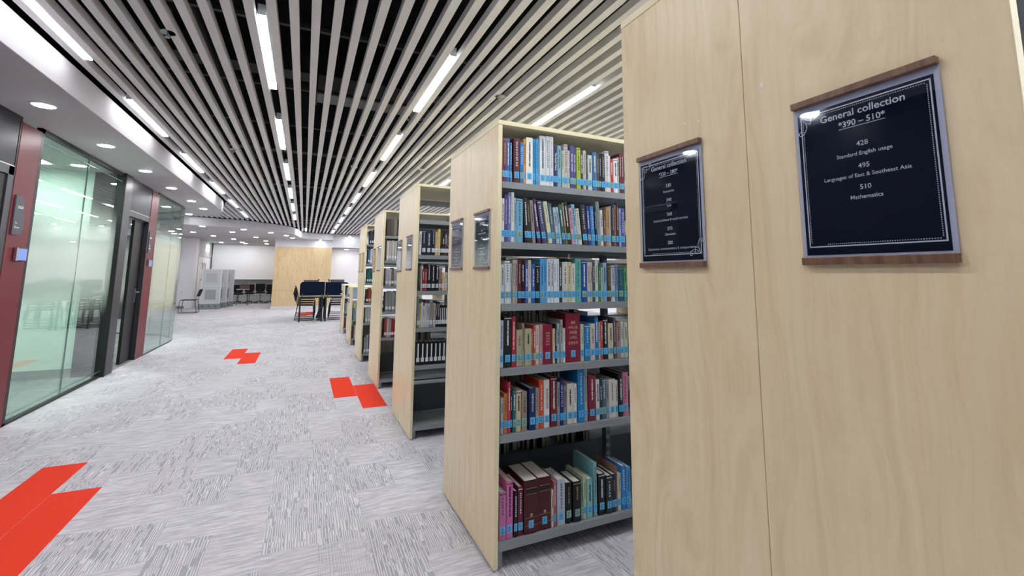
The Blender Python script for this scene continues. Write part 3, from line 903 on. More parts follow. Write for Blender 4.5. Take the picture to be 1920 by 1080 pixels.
# low bookcases with a cut-out in the end panel
for i, (y, lab) in enumerate(((9.342, 'low maple bookcase behind the tall ones, nearer of the two'), (11.21, 'low maple bookcase farthest down the row'))):
    b = thing('low_bookcase', (0, y, 0), lab, 'bookcase', 'low bookcases at the end of the row')
    dp = 0.85
    MB().box(0, 0.022, 0, dp, 0.012, 0.76).box(0, 0.022, 0, 0.42, 0.7601, 0.949).box(0, 0.022, 0, dp, 0.9491, 1.085).build('end_panel', M['maple'], b)
    MB().box(0.0, 0.022, -0.001, 0, 0.012, 1.085).build('edge_band', M['edge'], b)
    MB().box(-0.002, 1.84, -0.002, dp + 0.002, 1.087, 1.11).build('top_panel', M['edge'], b)
    MB().box(1.818, 1.84, 0, dp, 0.012, 1.085).build('end_panel', M['maple'], b)
    MB().tube([(0.011, 0.63, 0.76), (0.011, 0.63, 0.949)], 0.012, 8).build('display_rod', M['chrome'], b)
    MB().box(-0.02, 0.022, 0.45, 0.82, 0.86, 0.875).build('display_ledge', M['edge'], b)
    for z in (0.12, 0.47, 0.80):
        MB().box(0.026, 1.815, 0.006, dp / 2 - 0.01, z - 0.02, z).build('shelf', M['steel'], b)
        MB().box(0.026, 1.815, dp / 2 + 0.01, dp - 0.006, z - 0.02, z).build('shelf', M['steel'], b)
    for x in (0.024, 1.78):
        MB().box(x, x + 0.035, 0.02, 0.06, 0, 0.08).build('foot', M['steel'], b)

# ---------------------------------------------------------------- books
CNAMES = {'white': 'e4e4e2', 'light grey': 'c0c0c0', 'grey': '8c8c8c', 'dark grey': '4a4a4c', 'black': '181818', 'maroon': '6a2030', 'crimson': '9a1c38', 'red': 'c83030', 'orange': 'dc6c30', 'yellow': 'd8c040',
          'lime green': 'a9c23a', 'green': '2e8a4c', 'teal': '66b9ae', 'dark teal': '1f5a66', 'light blue': '8fc0e0', 'sky blue': '3fa5e0', 'blue': '2a68b8', 'navy': '1c2a50', 'purple': '5b4a8c', 'pink': 'd880b0',
          'cream': 'dcd4b4', 'tan': 'b99a78', 'brown': '6a4c38', 'pale green': 'b8cab0', 'slate blue': '5c7090', 'olive': '8a7a3a', 'dark green': '25402f', 'lilac': 'a9a9d0', 'pale blue': 'cddbe8'}


def cname(h):
    a = [int(h[i:i + 2], 16) for i in (0, 2, 4)]
    best = min(CNAMES, key=lambda k: sum((a[j] - int(CNAMES[k][2 * j:2 * j + 2], 16)) ** 2 for j in range(3)))
    return best


def bookmat(h):
    return mat('cover_' + h, h, 0.42, noise=0.05, nscale=60, spec=0.45)


def lum(h):
    return (int(h[0:2], 16) * 3 + int(h[2:4], 16) * 6 + int(h[4:6], 16)) / 10


rb = random.Random(3)
LABH = 0.026


def book(X, Y, Z, w, h, lean, col, lab, grp, labmat='lab_blue', depth=None, face=1, detail=2, title=None, special=None):
    """spine faces -y (face=1) or +y (face=-1); X is the left side of the foot"""
    d = depth or min(0.185, 0.55 * h + rb.uniform(0.02, 0.05))
    g = 0.0006
    w = max(w - 2 * g, 0.006)
    t = thing('book', (X + g, Y, Z + (w * math.sin(R(-lean)) if lean < 0 else 0)), lab, 'book', grp)
    t.rotation_euler = (0, -R(lean), 0 if face == 1 else PI)
    if face == -1:
        t.location.x = X + w + g
    th = 0.0022 if w > 0.012 else 0.0012
    bul = 0.003 if w > 0.02 else 0.0012
    # cover: rounded spine and two boards as one U-shaped sheet, extruded upwards
    n = 5
    outer = [(0, d)] + [(w * q / n, -bul * math.sin(PI * q / n)) for q in range(n + 1)] + [(w, d)]
    inner = [(w - th, d)] + [(w - th - (w - 2 * th) * q / n, th * 1.2 - bul * 0.8 * math.sin(PI * q / n)) for q in range(n + 1)] + [(th, d)]
    pts = outer + inner
    m = MB()
    N = len(outer)
    v = [(p[0], p[1], 0) for p in pts] + [(p[0], p[1], h) for p in pts]
    tot = len(pts)
    f = []
    for q in range(N - 1):
        f.append((q, q + 1, tot + q + 1, tot + q))                       # outside
        a = tot - 1 - q; b2 = tot - 2 - q
        f.append((b2, a, tot + a, tot + b2))                               # inside
        f.append((tot + q, tot + q + 1, tot + b2, tot + a))               # top
        f.append((q + 1, q, a, b2))                                        # bottom
    f.append((N - 1, N, tot + N, tot + N - 1)); f.append((tot - 1, 0, tot, 2 * tot - 1))
    m.add(v, f)
    m.build('cover', bookmat(col), t)
    MB().box(th, w - th, th * 1.2, d - 0.004, 0.002, h - 0.004).build('page_block', M['page'], t)
    if detail < 1:
        return t
    yb = -bul - 0.0006
    lw = min(w - 0.002, 0.026)
    if labmat:
        cx = w / 2
        lm = MB()
        if w < 0.02:
            lw = w - 0.001
            lm.box(0.0005, w - 0.0005, yb, 0.0008, LABH, LABH + 0.034)
        else:
            lm.box(cx - lw / 2, cx + lw / 2, yb, yb + 0.003, LABH, LABH + 0.034)
        lb = lm.build('spine_label', M[labmat], t)
        mk = MB()
        for q in range(3):
            zz = LABH + 0.007 + q * 0.008
            mk.box(cx - lw * 0.28, cx + lw * rb.uniform(0.05, 0.3), yb - 0.0003, yb, zz, zz + 0.0025)
        if detail > 1:
            mk.build('call_number', M['ink'], lb)
    if detail < 2 or title == 'none':
        return t
    tm = M['inkw'] if lum(col) < 130 else M['ink']
    if lum(col) < 80 and rb.random() < 0.25: tm = M['gold']
    if title:
        kind, s = title
        if kind == 'cjk_big':
            for (row, z, ww, hh) in s:
                text_part('spine_title', row, ww, hh, M['gold'] if False else mat('pale_print', 'cdb9a8'), t, (w / 2, yb, z), 0.003)
        elif kind == 'cjk':
            hh = (h - 0.11) / len(s)
            size = min(w * 0.55, hh * 0.9)
            for q, chx in enumerate(s):
                text_part('spine_title', chx, size, size, tm, t, (w / 2, yb, h - 0.025 - size - q * hh), 0.003)
        else:
            vv, ff = glyphs(s, h * 0.42, min(w * 0.45, 0.012), 0.01)
            mm = MB().add(vv, ff).tf(Matrix.Translation((w / 2 - 0.004, yb, h * 0.60)) @ Matrix.Rotation(R(90), 4, 'Y'))
            mm.build('spine_title', tm, t)
    else:
        # illegible lettering, a broken line of small strokes along the spine
        mm = MB()
        z = h - rb.uniform(0.018, 0.03)
        end = rb.uniform(0.085, 0.11)
        sw = min(w * rb.uniform(0.28, 0.42), 0.010)
        stack = rb.random() < 0.45
        while z > end:
            if stack:
                for hz in rb.sample((0.0, 0.25, 0.5, 0.78), rb.choice((2, 3))):
                    e0, e1 = rb.uniform(0.3, 0.5), rb.uniform(0.3, 0.5)
                    mm.box(w / 2 - sw * e0, w / 2 + sw * e1, yb - 0.0002, yb + 0.0004, z - sw * (hz + 0.13), z - sw * hz)
                for vx in rb.sample((-0.34, -0.08, 0.2), rb.choice((1, 2))):
                    mm.box(w / 2 + sw * vx, w / 2 + sw * (vx + 0.13), yb - 0.00015, yb + 0.0004, z - sw * rb.uniform(0.7, 0.95), z - sw * rb.uniform(0.0, 0.2))
                z -= sw * 1.35
            else:
                ln = rb.uniform(0.002, 0.005)
                a = sw * rb.uniform(0.3, 0.5)
                mm.box(w / 2 - a, w / 2 + sw * 0.4, yb - 0.0002, yb + 0.0004, z - ln, z)
                z -= ln + (0.0012 if rb.random() < 0.8 else 0.004)
        mm.build('spine_title', tm, t)
        if w > 0.022 and rb.random() < 0.5:
            MB().box(0.0015, w - 0.0015, yb + 0.0004, yb + 0.003, h - 0.012, h - 0.009).build('spine_band', tm, t)
    return t


REST = {}


def rest_book(X, Y, Z, w, h, col, face=1, depth=None):
    """one of the remaining little-seen books, collected into the single object 'rows_of_books'"""
    d = (depth or 0.15) * face
    for key, a in ((bookmat(col), (X, X + w, Y, Y + 0.003 * face, 0, h)), (bookmat(col), (X, X + 0.002, Y + 0.003 * face, Y + d, 0, h)),
                   (bookmat(col), (X + w - 0.002, X + w, Y + 0.003 * face, Y + d, 0, h)), (M['page'], (X + 0.002, X + w - 0.002, Y + 0.003 * face, Y + d - 0.004 * face, 0.002, h - 0.004))):
        REST.setdefault(key.name, []).append((a[0], a[1], a[2], a[3], Z + a[4], Z + a[5]))


ROWS = {
 'B1':[(0.034,0.027,0.235,0,'6b2a55'),(0.06,0.017,0.235,0,'2f6fae'),(0.077,0.011,0.213,0,'1f80c4'),(0.098,0.035,0.241,0,'5a2430'),(0.136,0.021,0.223,0,'1e7cc2'),(0.157,0.012,0.243,0,'e9a33a'),(0.17,0.04,0.254,0,'f1efe9'),(0.212,0.015,0.252,0,'2f9fd6'),(0.229,0.018,0.253,0,'3aa5dd'),(0.254,0.037,0.276,0,'dfe5e8'),(0.291,0.023,0.278,0,'dfe5e8'),(0.314,0.023,0.277,0,'dfe5e8'),(0.338,0.026,0.236,0,'2a2c55'),(0.365,0.023,0.235,0,'7fb6cf'),(0.391,0.015,0.21,0,'b6c7a0'),(0.406,0.026,0.248,0,'c9c4c4'),(0.432,0.009,0.214,0,'e4e4e2'),(0.443,0.023,0.244,0,'4b4a86'),(0.466,0.018,0.241,0,'4b4a86'),(0.485,0.027,0.237,0,'a9c23a'),(0.512,0.017,0.218,0,'3a3a3a'),(0.529,0.02,0.227,0,'c7c2b5'),(0.549,0.012,0.198,0,'28406e'),(0.563,0.03,0.205,0,'ccd8d0'),(0.594,0.029,0.226,0,'3f6d9d'),(0.622,0.018,0.214,0,'4a4038'),(0.64,0.016,0.22,0,'1e1e20'),(0.656,0.021,0.224,0,'222222'),(0.678,0.029,0.242,0,'d8dade'),(0.707,0.012,0.217,0,'e6e6e6'),(0.719,0.019,0.201,0,'c8302f'),(0.739,0.027,0.204,0,'e8e8e8'),(0.766,0.016,0.215,0,'a9b5ac'),(0.784,0.012,0.242,0,'7a2a35'),(0.796,0.019,0.245,0,'6a2433')],
 'B2':[(0.033,0.016,0.224,0,'dfe3ea'),(0.049,0.019,0.244,0,'5b4a8c'),(0.069,0.018,0.257,0,'6f7fb5'),(0.088,0.017,0.26,0,'e4e4e0'),(0.105,0.009,0.232,0,'9cc4dc'),(0.116,0.04,0.228,0,'78b5d6'),(0.166,0.024,0.236,3,'1b1b1b'),(0.191,0.017,0.228,4,'2c2c2c'),(0.211,0.019,0.226,5,'8a8a86'),(0.241,0.022,0.237,8,'5a2a5e'),(0.272,0.025,0.229,9,'4b5078'),(0.309,0.023,0.227,9,'d9dcc0'),(0.334,0.021,0.219,8,'56718f'),(0.356,0.016,0.198,7,'b9cbd2'),(0.374,0.015,0.2,7,'a5c4dc'),(0.394,0.019,0.216,7,'3b6a66'),(0.415,0.011,0.228,7,'8a7a3a'),(0.429,0.021,0.235,7,'2e2a26'),(0.453,0.016,0.2,6,'d9a3a8'),(0.471,0.022,0.223,6,'8fc0e0'),(0.496,0.024,0.201,6,'ddd9cc'),(0.526,0.032,0.224,5,'30343a'),(0.56,0.021,0.22,4,'2b3d8c'),(0.583,0.025,0.221,3,'3f8ccf'),(0.61,0.009,0.216,3,'1a1a1a'),(0.622,0.022,0.249,3,'8c98a0'),(0.646,0.018,0.204,2,'e2e2dc'),(0.665,0.016,0.168,1,'7c5a45'),(0.682,0.025,0.222,0,'b99a78'),(0.709,0.009,0.232,0,'dcd3b8'),(0.718,0.022,0.244,0,'243a5a'),(0.742,0.011,0.242,0,'c8762c'),(0.753,0.016,0.252,0,'22303f'),(0.772,0.015,0.221,0,'a9a9d0'),(0.787,0.027,0.224,0,'4c55a0')],
 'B3':[(0.032,0.02,0.196,0,'cfdde6'),(0.053,0.028,0.213,0,'dde6ec'),(0.081,0.013,0.201,0,'c6d8e4'),(0.096,0.015,0.22,0,'b9b3ac'),(0.111,0.015,0.221,0,'aaa59c'),(0.128,0.018,0.222,0,'6e1f33'),(0.147,0.021,0.223,0,'161616'),(0.168,0.018,0.203,0,'4d5aa8'),(0.187,0.017,0.221,0,'e0dcc0'),(0.204,0.023,0.201,0,'2b5fae'),(0.228,0.026,0.199,0,'17181a'),(0.255,0.022,0.228,0,'55a9e3'),(0.277,0.019,0.229,0,'59ade6'),(0.297,0.022,0.229,0,'dfe8f2'),(0.32,0.014,0.23,0,'e3e9f0'),(0.335,0.018,0.23,0,'e3e9f0'),(0.353,0.018,0.23,0,'e3e9f0'),(0.372,0.018,0.213,0,'2e3f4e'),(0.391,0.034,0.215,0,'dcdcd4'),(0.425,0.021,0.215,0,'d9cf9a'),(0.446,0.024,0.208,0,'e0e0dc'),(0.472,0.038,0.234,0,'66b9ae'),(0.511,0.036,0.226,0,'1d4f9c'),(0.549,0.018,0.218,0,'d6cdc8'),(0.569,0.013,0.217,0,'cfcac4'),(0.582,0.017,0.217,0,'4c5258'),(0.6,0.021,0.228,0,'dcded8'),(0.623,0.019,0.192,0,'2e8a4c'),(0.642,0.009,0.189,0,'dad6b8'),(0.652,0.026,0.215,0,'8bb4d8'),(0.68,0.029,0.203,0,'4a443a'),(0.71,0.026,0.201,0,'d3d9de'),(0.737,0.019,0.207,0,'7a8fb5'),(0.758,0.039,0.194,0,'1f5f74'),(0.798,0.018,0.191,0,'4fa870')],
 'B4':[(0.032,0.019,0.228,0,'b9cce8'),(0.052,0.043,0.248,0,'1c2124'),(0.097,0.021,0.245,0,'b02a35'),(0.123,0.032,0.178,0,'b3a88e'),(0.155,0.011,0.209,0,'a39c86'),(0.169,0.037,0.182,0,'b9b592'),(0.206,0.008,0.179,0,'b86a5c'),(0.215,0.014,0.195,0,'c0503f'),(0.23,0.021,0.198,0,'d9d2c4'),(0.252,0.019,0.201,0,'c99a9a'),(0.272,0.057,0.2,0,'8c1c38'),(0.33,0.014,0.176,0,'d3d0a8'),(0.344,0.011,0.199,0,'26282a'),(0.356,0.016,0.201,0,'a8c4d6'),(0.376,0.015,0.221,0,'b5b5b0'),(0.392,0.014,0.176,0,'dcdcd6'),(0.409,0.089,0.252,0,'8a1a38'),(0.502,0.021,0.193,0,'d3d2c2'),(0.525,0.035,0.191,0,'1f86c0'),(0.562,0.031,0.193,0,'d4ceba'),(0.595,0.023,0.225,0,'2a74c4'),(0.618,0.013,0.199,0,'c9b0a0'),(0.632,0.015,0.205,0,'c85040'),(0.648,0.032,0.217,0,'23232a'),(0.681,0.033,0.19,0,'d8cfae'),(0.716,0.019,0.22,0,'5a5068'),(0.738,0.03,0.194,0,'b08a80'),(0.768,0.017,0.197,0,'dcdcd6'),(0.787,0.027,0.193,0,'c4d0b8')],
 'B5':[(0.04,0.015,0.168,0,'b9b9bc'),(0.056,0.02,0.187,0,'c87a42'),(0.076,0.015,0.239,0,'c2404e'),(0.093,0.009,0.192,0,'1b1c1e'),(0.103,0.018,0.195,0,'2f6a78'),(0.122,0.028,0.194,0,'d6c49a'),(0.151,0.03,0.187,0,'9c8f80'),(0.193,0.036,0.2,0,'1d2f5e'),(0.23,0.019,0.196,0,'a09a96'),(0.25,0.027,0.234,0,'d8522c'),(0.278,0.032,0.233,0,'e2e0dc'),(0.318,0.037,0.243,0,'7c2430'),(0.356,0.015,0.215,0,'9aa0a2'),(0.372,0.021,0.223,0,'24307c'),(0.394,0.019,0.194,0,'8d8a88'),(0.415,0.037,0.201,0,'ded8d0'),(0.453,0.022,0.198,0,'e4e2dc'),(0.48,0.04,0.268,0,'1d86c4'),(0.521,0.02,0.267,0,'a8a8a8'),(0.545,0.047,0.231,0,'82283c'),(0.593,0.023,0.208,0,'dcdad2'),(0.617,0.019,0.199,0,'25384e'),(0.636,0.025,0.207,0,'4a6f84'),(0.664,0.014,0.202,0,'a8a8b0'),(0.679,0.042,0.201,0,'dad8cc'),(0.722,0.018,0.192,0,'e0ded6'),(0.743,0.029,0.226,0,'20242c'),(0.773,0.039,0.231,0,'cf7f98')],
 'B6':[(0.038,0.035,0.213,0,'c07aa8'),(0.076,0.034,0.253,0,'d86fae'),(0.115,0.019,0.205,0,'141416'),(0.137,0.025,0.22,0,'6c2440'),(0.167,0.077,0.243,0,'4c1622'),(0.245,0.074,0.243,0,'4c1622'),(0.32,0.013,0.175,0,'d8d2b8'),(0.335,0.012,0.211,0,'c0606c'),(0.353,0.045,0.218,0,'b9c4d4'),(0.405,0.034,0.192,0,'141517'),(0.445,0.048,0.192,0,'121316'),(0.494,0.016,0.183,0,'74a88c'),(0.511,0.017,0.201,0,'d0cfae'),(0.53,0.033,0.192,0,'8cc6c4'),(0.573,0.021,0.264,0,'7fb6b8'),(0.604,0.04,0.202,0,'17181a'),(0.651,0.036,0.187,0,'25352f'),(0.688,0.027,0.188,0,'1f2a4a'),(0.716,0.007,0.222,0,'a87a68'),(0.724,0.022,0.185,0,'d6d4b8'),(0.752,0.029,0.219,0,'3f8fd8'),(0.782,0.027,0.211,0,'58a0dc')],
 'C1':[(0.032,0.021,0.207,0,'d4d8d8'),(0.055,0.038,0.214,0,'18283c'),(0.095,0.047,0.216,0,'15263a'),(0.144,0.028,0.225,0,'121c2e'),(0.174,0.024,0.208,0,'cdb98a'),(0.199,0.022,0.234,0,'d9c47c'),(0.222,0.016,0.244,0,'17181c'),(0.238,0.025,0.171,0,'22262a'),(0.263,0.019,0.203,0,'584048'),(0.282,0.017,0.197,0,'3a3034')],
 'C2':[(0.058,0.01,0.215,0,'c4c4c6'),(0.07,0.019,0.187,0,'8c2636'),(0.09,0.021,0.19,0,'a43244'),(0.112,0.034,0.236,0,'14181c'),(0.148,0.037,0.236,0,'14181c'),(0.189,0.026,0.231,0,'181a20'),(0.219,0.013,0.198,0,'9a948c'),(0.233,0.014,0.199,0,'a86450'),(0.248,0.022,0.16,0,'d9cdae'),(0.272,0.021,0.16,0,'d9cdae')],
 'C3':[(0.033,0.018,0.248,0,'8c90a0'),(0.051,0.014,0.204,0,'c9bd4a'),(0.066,0.018,0.213,0,'dcdce0'),(0.085,0.012,0.185,0,'d6d8d8'),(0.098,0.02,0.203,0,'cfd2d2'),(0.12,0.021,0.203,0,'bcc0c0'),(0.142,0.027,0.231,0,'98989a'),(0.172,0.014,0.208,0,'a9b0a4'),(0.187,0.01,0.202,0,'d9c0a0'),(0.198,0.017,0.217,0,'16223a'),(0.216,0.017,0.217,0,'16223a'),(0.233,0.014,0.182,0,'141418'),(0.249,0.015,0.181,0,'141418'),(0.265,0.016,0.181,0,'141418'),(0.283,0.017,0.181,0,'141418')],
 'C4':[(0.034,0.037,0.195,0,'131417'),(0.073,0.037,0.193,0,'131417'),(0.112,0.037,0.191,0,'131417'),(0.151,0.034,0.191,0,'131417'),(0.188,0.035,0.19,0,'131417'),(0.224,0.035,0.19,0,'131417'),(0.261,0.035,0.19,0,'131417')],
}
SHELFNAME = {'B1': 'top shelf', 'B2': 'second shelf down', 'B3': 'third shelf down', 'B4': 'fourth shelf down', 'B5': 'fifth shelf down', 'B6': 'bottom shelf'}
SZ = {'B1': 1.832, 'B2': 1.522, 'B3': 1.212, 'B4': 0.902, 'B5': 0.592, 'B6': 0.116}
TIT = {('B1', 13): ('lat', 'The Social Work'), ('B1', 18): ('lat', 'SOCIAL WORK'), ('B1', 19): ('lat', 'SOCIAL WORK'),
       ('B4', 17): ('cjk_big', [('最新', 0.196, 0.028, 0.016), ('中华人民', 0.170, 0.056, 0.017), ('共和国', 0.144, 0.044, 0.017), ('公司法', 0.118, 0.044, 0.017), ('实务全书', 0.090, 0.056, 0.017)]),
       ('B4', 11): ('cjk_big', [('中国', 0.150, 0.022, 0.010), ('法规', 0.136, 0.022, 0.010), ('公司', 0.122, 0.022, 0.010), ('知识', 0.108, 0.022, 0.010), ('全书', 0.094, 0.022, 0.010)]),
       ('B5', 8): ('cjk', '中国法规文化大'), ('B5', 7): ('cjk', '法学大辞典'), ('B5', 11): ('lat', 'BUSINESS LAW'), ('B4', 20): ('cjk', '执行法规知识')}


def sizeword(w, h, lean):
    a = 'thick' if w > 0.034 else ('thin' if w < 0.014 else ('tall' if h > 0.236 else ('short' if h < 0.2 else '')))
    return ('leaning ' if lean > 4 else '') + a


for key in ('B1', 'B2', 'B3', 'B4', 'B5', 'B6'):
    items = ROWS[key]
    for i, (x, w, h, lean, col) in enumerate(items):
        lab = '%s %s book, %s from the left, %s, second bookcase' % (sizeword(w, h, lean), cname(col), ORD[i], SHELFNAME[key])
        lm = 'lab_blue' if rb.random() < 0.8 else 'lab_green'
        law = key == 'B6' and col == '4c1622'
        dep = None
        if key in ('B4', 'B5', 'B6'): dep = min(0.21, 0.62 * h + rb.uniform(0.01, 0.05))
        if law: dep = 0.21
        o = book(x, 2.068 + 0.022 + rb.uniform(0, 0.006), SZ[key], w, h, lean, col, lab.strip(), 'books with tape labels in the second bookcase', lm, depth=dep, title='none' if law else TIT.get((key, i + 1)))
        if law:
            yb = -0.0042
            MB().box(w * 0.12, w * 0.88, yb, yb + 0.001, h - 0.062, h - 0.036).build('title_panel', mat('title_black', '1c1014'), o)
            fr = MB()
            for a in ((0.12, 0.88, 0.062, 0.0635), (0.12, 0.88, 0.036, 0.0375)):
                fr.box(w * a[0], w * a[1], yb - 0.0004, yb + 0.001, h - a[3], h - a[2])
            for z in (0.048, 0.012):
                fr.box(0.002, w - 0.002, yb + 0.0005, yb + 0.001, z + 0.025, z + 0.026)
            fr.box(w * 0.42, w * 0.58, yb - 0.0004, yb, 0.078, 0.092)
            fr.build('gold_lines', M['gold'], o)

# books on the far side of the second bookcase, seen from behind between the shelves
for z, pal, hh in ((0.285, ['1b1c20', '26282c', '202a40', '1a1a1c', '30343a'], (0.235, 0.262)), (0.902, ['2c4a6a', '7a2a35', '2a2a2c', 'b0a890'], (0.19, 0.24)),
                   (1.215, ['26303c', '8a2c34', 'd8d4c8', '1c1c20'], (0.22, 0.262)), (0.592, ['26303c', '3a78a8', 'd8d4c8', '1c1c20'], (0.2, 0.25))):
    x = 0.035
    while x < 0.88:
        w = rb.uniform(0.016, 0.036)
        if not (z == 0.285 and 0.56 < x < 0.66):
            rest_book(x, 2.068 + 2 * D2 - 0.022, z, w, rb.uniform(*hh), rb.choice(pal), -1, rb.uniform(0.2, 0.3) if z < 0.3 else 0.17)
        x += w + 0.001

# third bookcase: white-labelled books and black binders
for key, z, nm in (('C1', 1.524, 'second shelf down'), ('C2', 1.214, 'third shelf down'), ('C3', 0.902, 'fourth shelf down'), ('C4', 0.592, 'fifth shelf down')):
    items = ROWS[key]
    cont = list(items)
    x = cont[-1][0] + cont[-1][1] + 0.002
    while x < (0.27 if key == 'C4' else 0.0):
        w = rb.uniform(0.018, 0.034) if key != 'C4' else 0.0415
        cont.append((x, w, cont[-1][2] if key in ('C4', 'C3') else rb.uniform(0.2, 0.25), 0, {'C4': '131417', 'C3': '141418', 'C1': '1c2434', 'C2': 'c4b8a0'}[key])); x += w + 0.002
    for i, (x, w, h, lean, col) in enumerate(cont):
        binder = key == 'C4' or (key == 'C3' and col == '141418')
        what = 'binder' if binder else 'book'
        lab = '%s %s %s, %s from the left, %s, third bookcase' % (sizeword(w, h, lean), cname(col), what, ORD[i], nm)
        o = book(x, 3.887 + 0.02, z, w, h, lean, col, lab.strip(), 'books and binders in the third bookcase', 'lab_white', detail=1 if binder else 2)
        if binder:
            o.name = 'binder'; o['category'] = 'binder'
            MB().box(w * 0.36, w * 0.66, -0.0042, -0.001, 0.055, h - 0.018).build('title_strip', M['lab_white'], o)
for x, w, h, col in ((0.10, 0.03, 0.2, '2a2a2c'), (0.16, 0.04, 0.22, '17181a'), (0.22, 0.035, 0.21, '202226'), (0.28, 0.04, 0.2, '17181a')):
    rest_book(x, 3.887 + 2 * D2 - 0.03, 0.59, w, h, col, -1)
    rest_book(x - 0.02, 3.887 + 2 * D2 - 0.03, 0.90, w, h, col, -1)
be = thing('book_end', (0.06, 3.93, 1.2135), 'grey steel bookend, left end of the third shelf, third bookcase', 'bookend')
MB().box(0, 0.003, 0, 0.12, 0, 0.24).build('upright_plate', M['steel'], be)
MB().box(-0.02, 0.0, 0, 0.12, 0, 0.002).build('base_plate', M['steel'], be)
be = thing('book_end', (0.094, 2.11, 1.8325), 'clear bookend beside the maroon book, top shelf, second bookcase', 'bookend')
MB().box(0, 0.002, -0.006, 0.09, 0, 0.055).build('upright_plate', M['fix'], be)

# fourth, fifth and low bookcases: less is seen of them
def fill(y, z, x0, x1, pal, hs, ws, nm, case, grp, face=1, labm='lab_white', lean=0.0, detail=1):
    x = x0; i = 0
    while x < x1:
        w = rb.uniform(*ws); h = rb.uniform(*hs)
        col = pal[i % len(pal)]
        book(x, y, z, w, h, lean if i > 0 else 0, col, ('%s %s book, %s from the left, %s, %s' % (sizeword(w, h, lean), cname(col), ORD[i], nm, case)).strip(), grp, labm, detail=detail, face=face)
        x += w / math.cos(R(lean)) + 0.0015; i += 1


def fill_rest(y, z, x0, x1, pal, hs, ws, face=1):
    x = x0; i = 0
    while x < x1:
        w = rb.uniform(*ws)
        rest_book(x, y, z, w, rb.uniform(*hs), pal[i % len(pal)], face)
        x += w + 0.0015; i += 1


yD = 5.719 + 0.02
g4 = 'books in the fourth bookcase'
fill(yD, 1.832, 0.04, 0.20, ['4a4440', '565048', '7c7466', '3c3836', '584c44', '6c6458'], (0.20, 0.215), (0.035, 0.045), 'top shelf', 'fourth bookcase', g4, labm=None)
fill(yD, 1.524, 0.05, 0.20, ['cfcdc6', 'b8b4ac', 'cac6be', 'bfbcb6', '1f5a5c', '2a6a6a', '1f5a5c', '3a6a60'], (0.235, 0.25), (0.026, 0.036), 'second shelf down', 'fourth bookcase', g4)
fill(yD, 1.214, 0.05, 0.20, ['b0b0b4', 'bcbcc0', '6c6650', 'a8a8ae', 'b4b4ba', '8a4630', '9a5034'], (0.2, 0.23), (0.026, 0.036), 'third shelf down', 'fourth bookcase', g4)
fill(yD, 0.902, 0.06, 0.20, ['8e9490', '868c88', '8e9490', '868c88', '5a6470', '3a4450'], (0.235, 0.245), (0.034, 0.04), 'fourth shelf down', 'fourth bookcase', g4)
fill(yD, 0.592, 0.06, 0.20, ['a04038', 'c8bcb8', 'b0a8a4', '9a2c34', '8a3034', 'c4b8a8', '1e3c6a', '26487c'], (0.2, 0.23), (0.024, 0.034), 'fifth shelf down', 'fourth bookcase', g4)
fill_rest(yD + 2 * D2 - 0.045, 0.285, 0.05, 0.4, ['c8bcb8', '9a9a9e', '1e3c5a', 'b0a8a4', '3a2c2c'], (0.2, 0.23), (0.026, 0.036), -1)
yE = 7.543 + 0.02
g5 = 'books in the fifth bookcase'
fill(yE, 1.832, 0.07, 0.17, ['1f3a30', '24282c', '2c3c44', 'd0d4d8', '3a58a0', '2c4890', '20242c'], (0.22, 0.25), (0.022, 0.03), 'top shelf', 'fifth bookcase', g5, lean=-8)
fill(yE, 1.524, 0.05, 0.17, ['3a6a98', 'c8ccd0', 'b8bcc0', '202428', 'c8ccd0', 'b4b8b0'], (0.22, 0.25), (0.026, 0.036), 'second shelf down', 'fifth bookcase', g5)
fill(yE, 1.214, 0.05, 0.17, ['2a6a60', '2a6a60', '1f5a5c', '8a8a90', 'a04858', '2a6a60'], (0.22, 0.25), (0.026, 0.036), 'third shelf down', 'fifth bookcase', g5)
fill(yE, 0.902, 0.05, 0.17, ['5a2c20', 'a8502c', '9a4c2c', '2c2c30', 'c8ccc8', '3a3034'], (0.2, 0.25), (0.03, 0.04), 'fourth shelf down', 'fifth bookcase', g5)
fill(yE, 0.592, 0.05, 0.17, ['a8acb0', 'b0b4b8', 'a4a8ac', 'b4b8bc', 'a8acb0'], (0.235, 0.245), (0.034, 0.042), 'fifth shelf down', 'fifth bookcase', g5)
fill(yE, 0.122, 0.05, 0.17, ['8a8e92', '9aa0a8', '3c4c68', 'c8ccc8', '7a7e80'], (0.22, 0.28), (0.03, 0.042), 'bottom shelf', 'fifth bookcase', g5)
fill_rest(yE + 2 * D2 - 0.045, 0.285, 0.05, 0.4, ['c84060', 'e0e0e4', '3a4a48', 'd8d8dc', '505860'], (0.2, 0.23), (0.03, 0.04), -1)
for yy in (9.36, 11.23):
    fill_rest(yy, 0.475, 0.04, 0.36, ['6c8ca0', '8a9ca8', '3a5068', 'b0bcc0', '50687c', 'c8b83c'], (0.2, 0.24), (0.03, 0.04))
    fill_rest(yy, 0.122, 0.04, 0.36, ['5a3430', 'c0b8a8', '1e3c5a', '2c3440', 'c8a070', '1f5a5c'], (0.2, 0.26), (0.03, 0.04))
mb = MB(); mi = []
rm = list(REST)
for q, key in enumerate(rm):
    for a in REST[key]:
        mb.box(*a); mi += [q] * 6
ro = mb.build('rows_of_books', None)
for key in rm: ro.data.materials.append(MATS.get(key) or bpy.data.materials[key])
ro.data.polygons.foreach_set('material_index', mi)
tag(ro, 'remaining books seen from behind or far down the row of bookcases', 'books', None, 'stuff')
bx = thing('magazine_file', (0.06, 11.26, 0.8005), 'pale blue-grey board standing in the farther low bookcase', 'board')
MB().box(0, 0.30, 0, 0.02, 0.0, 0.24).build('board', mat('blue_grey_board', '8fa4b0'), bx)

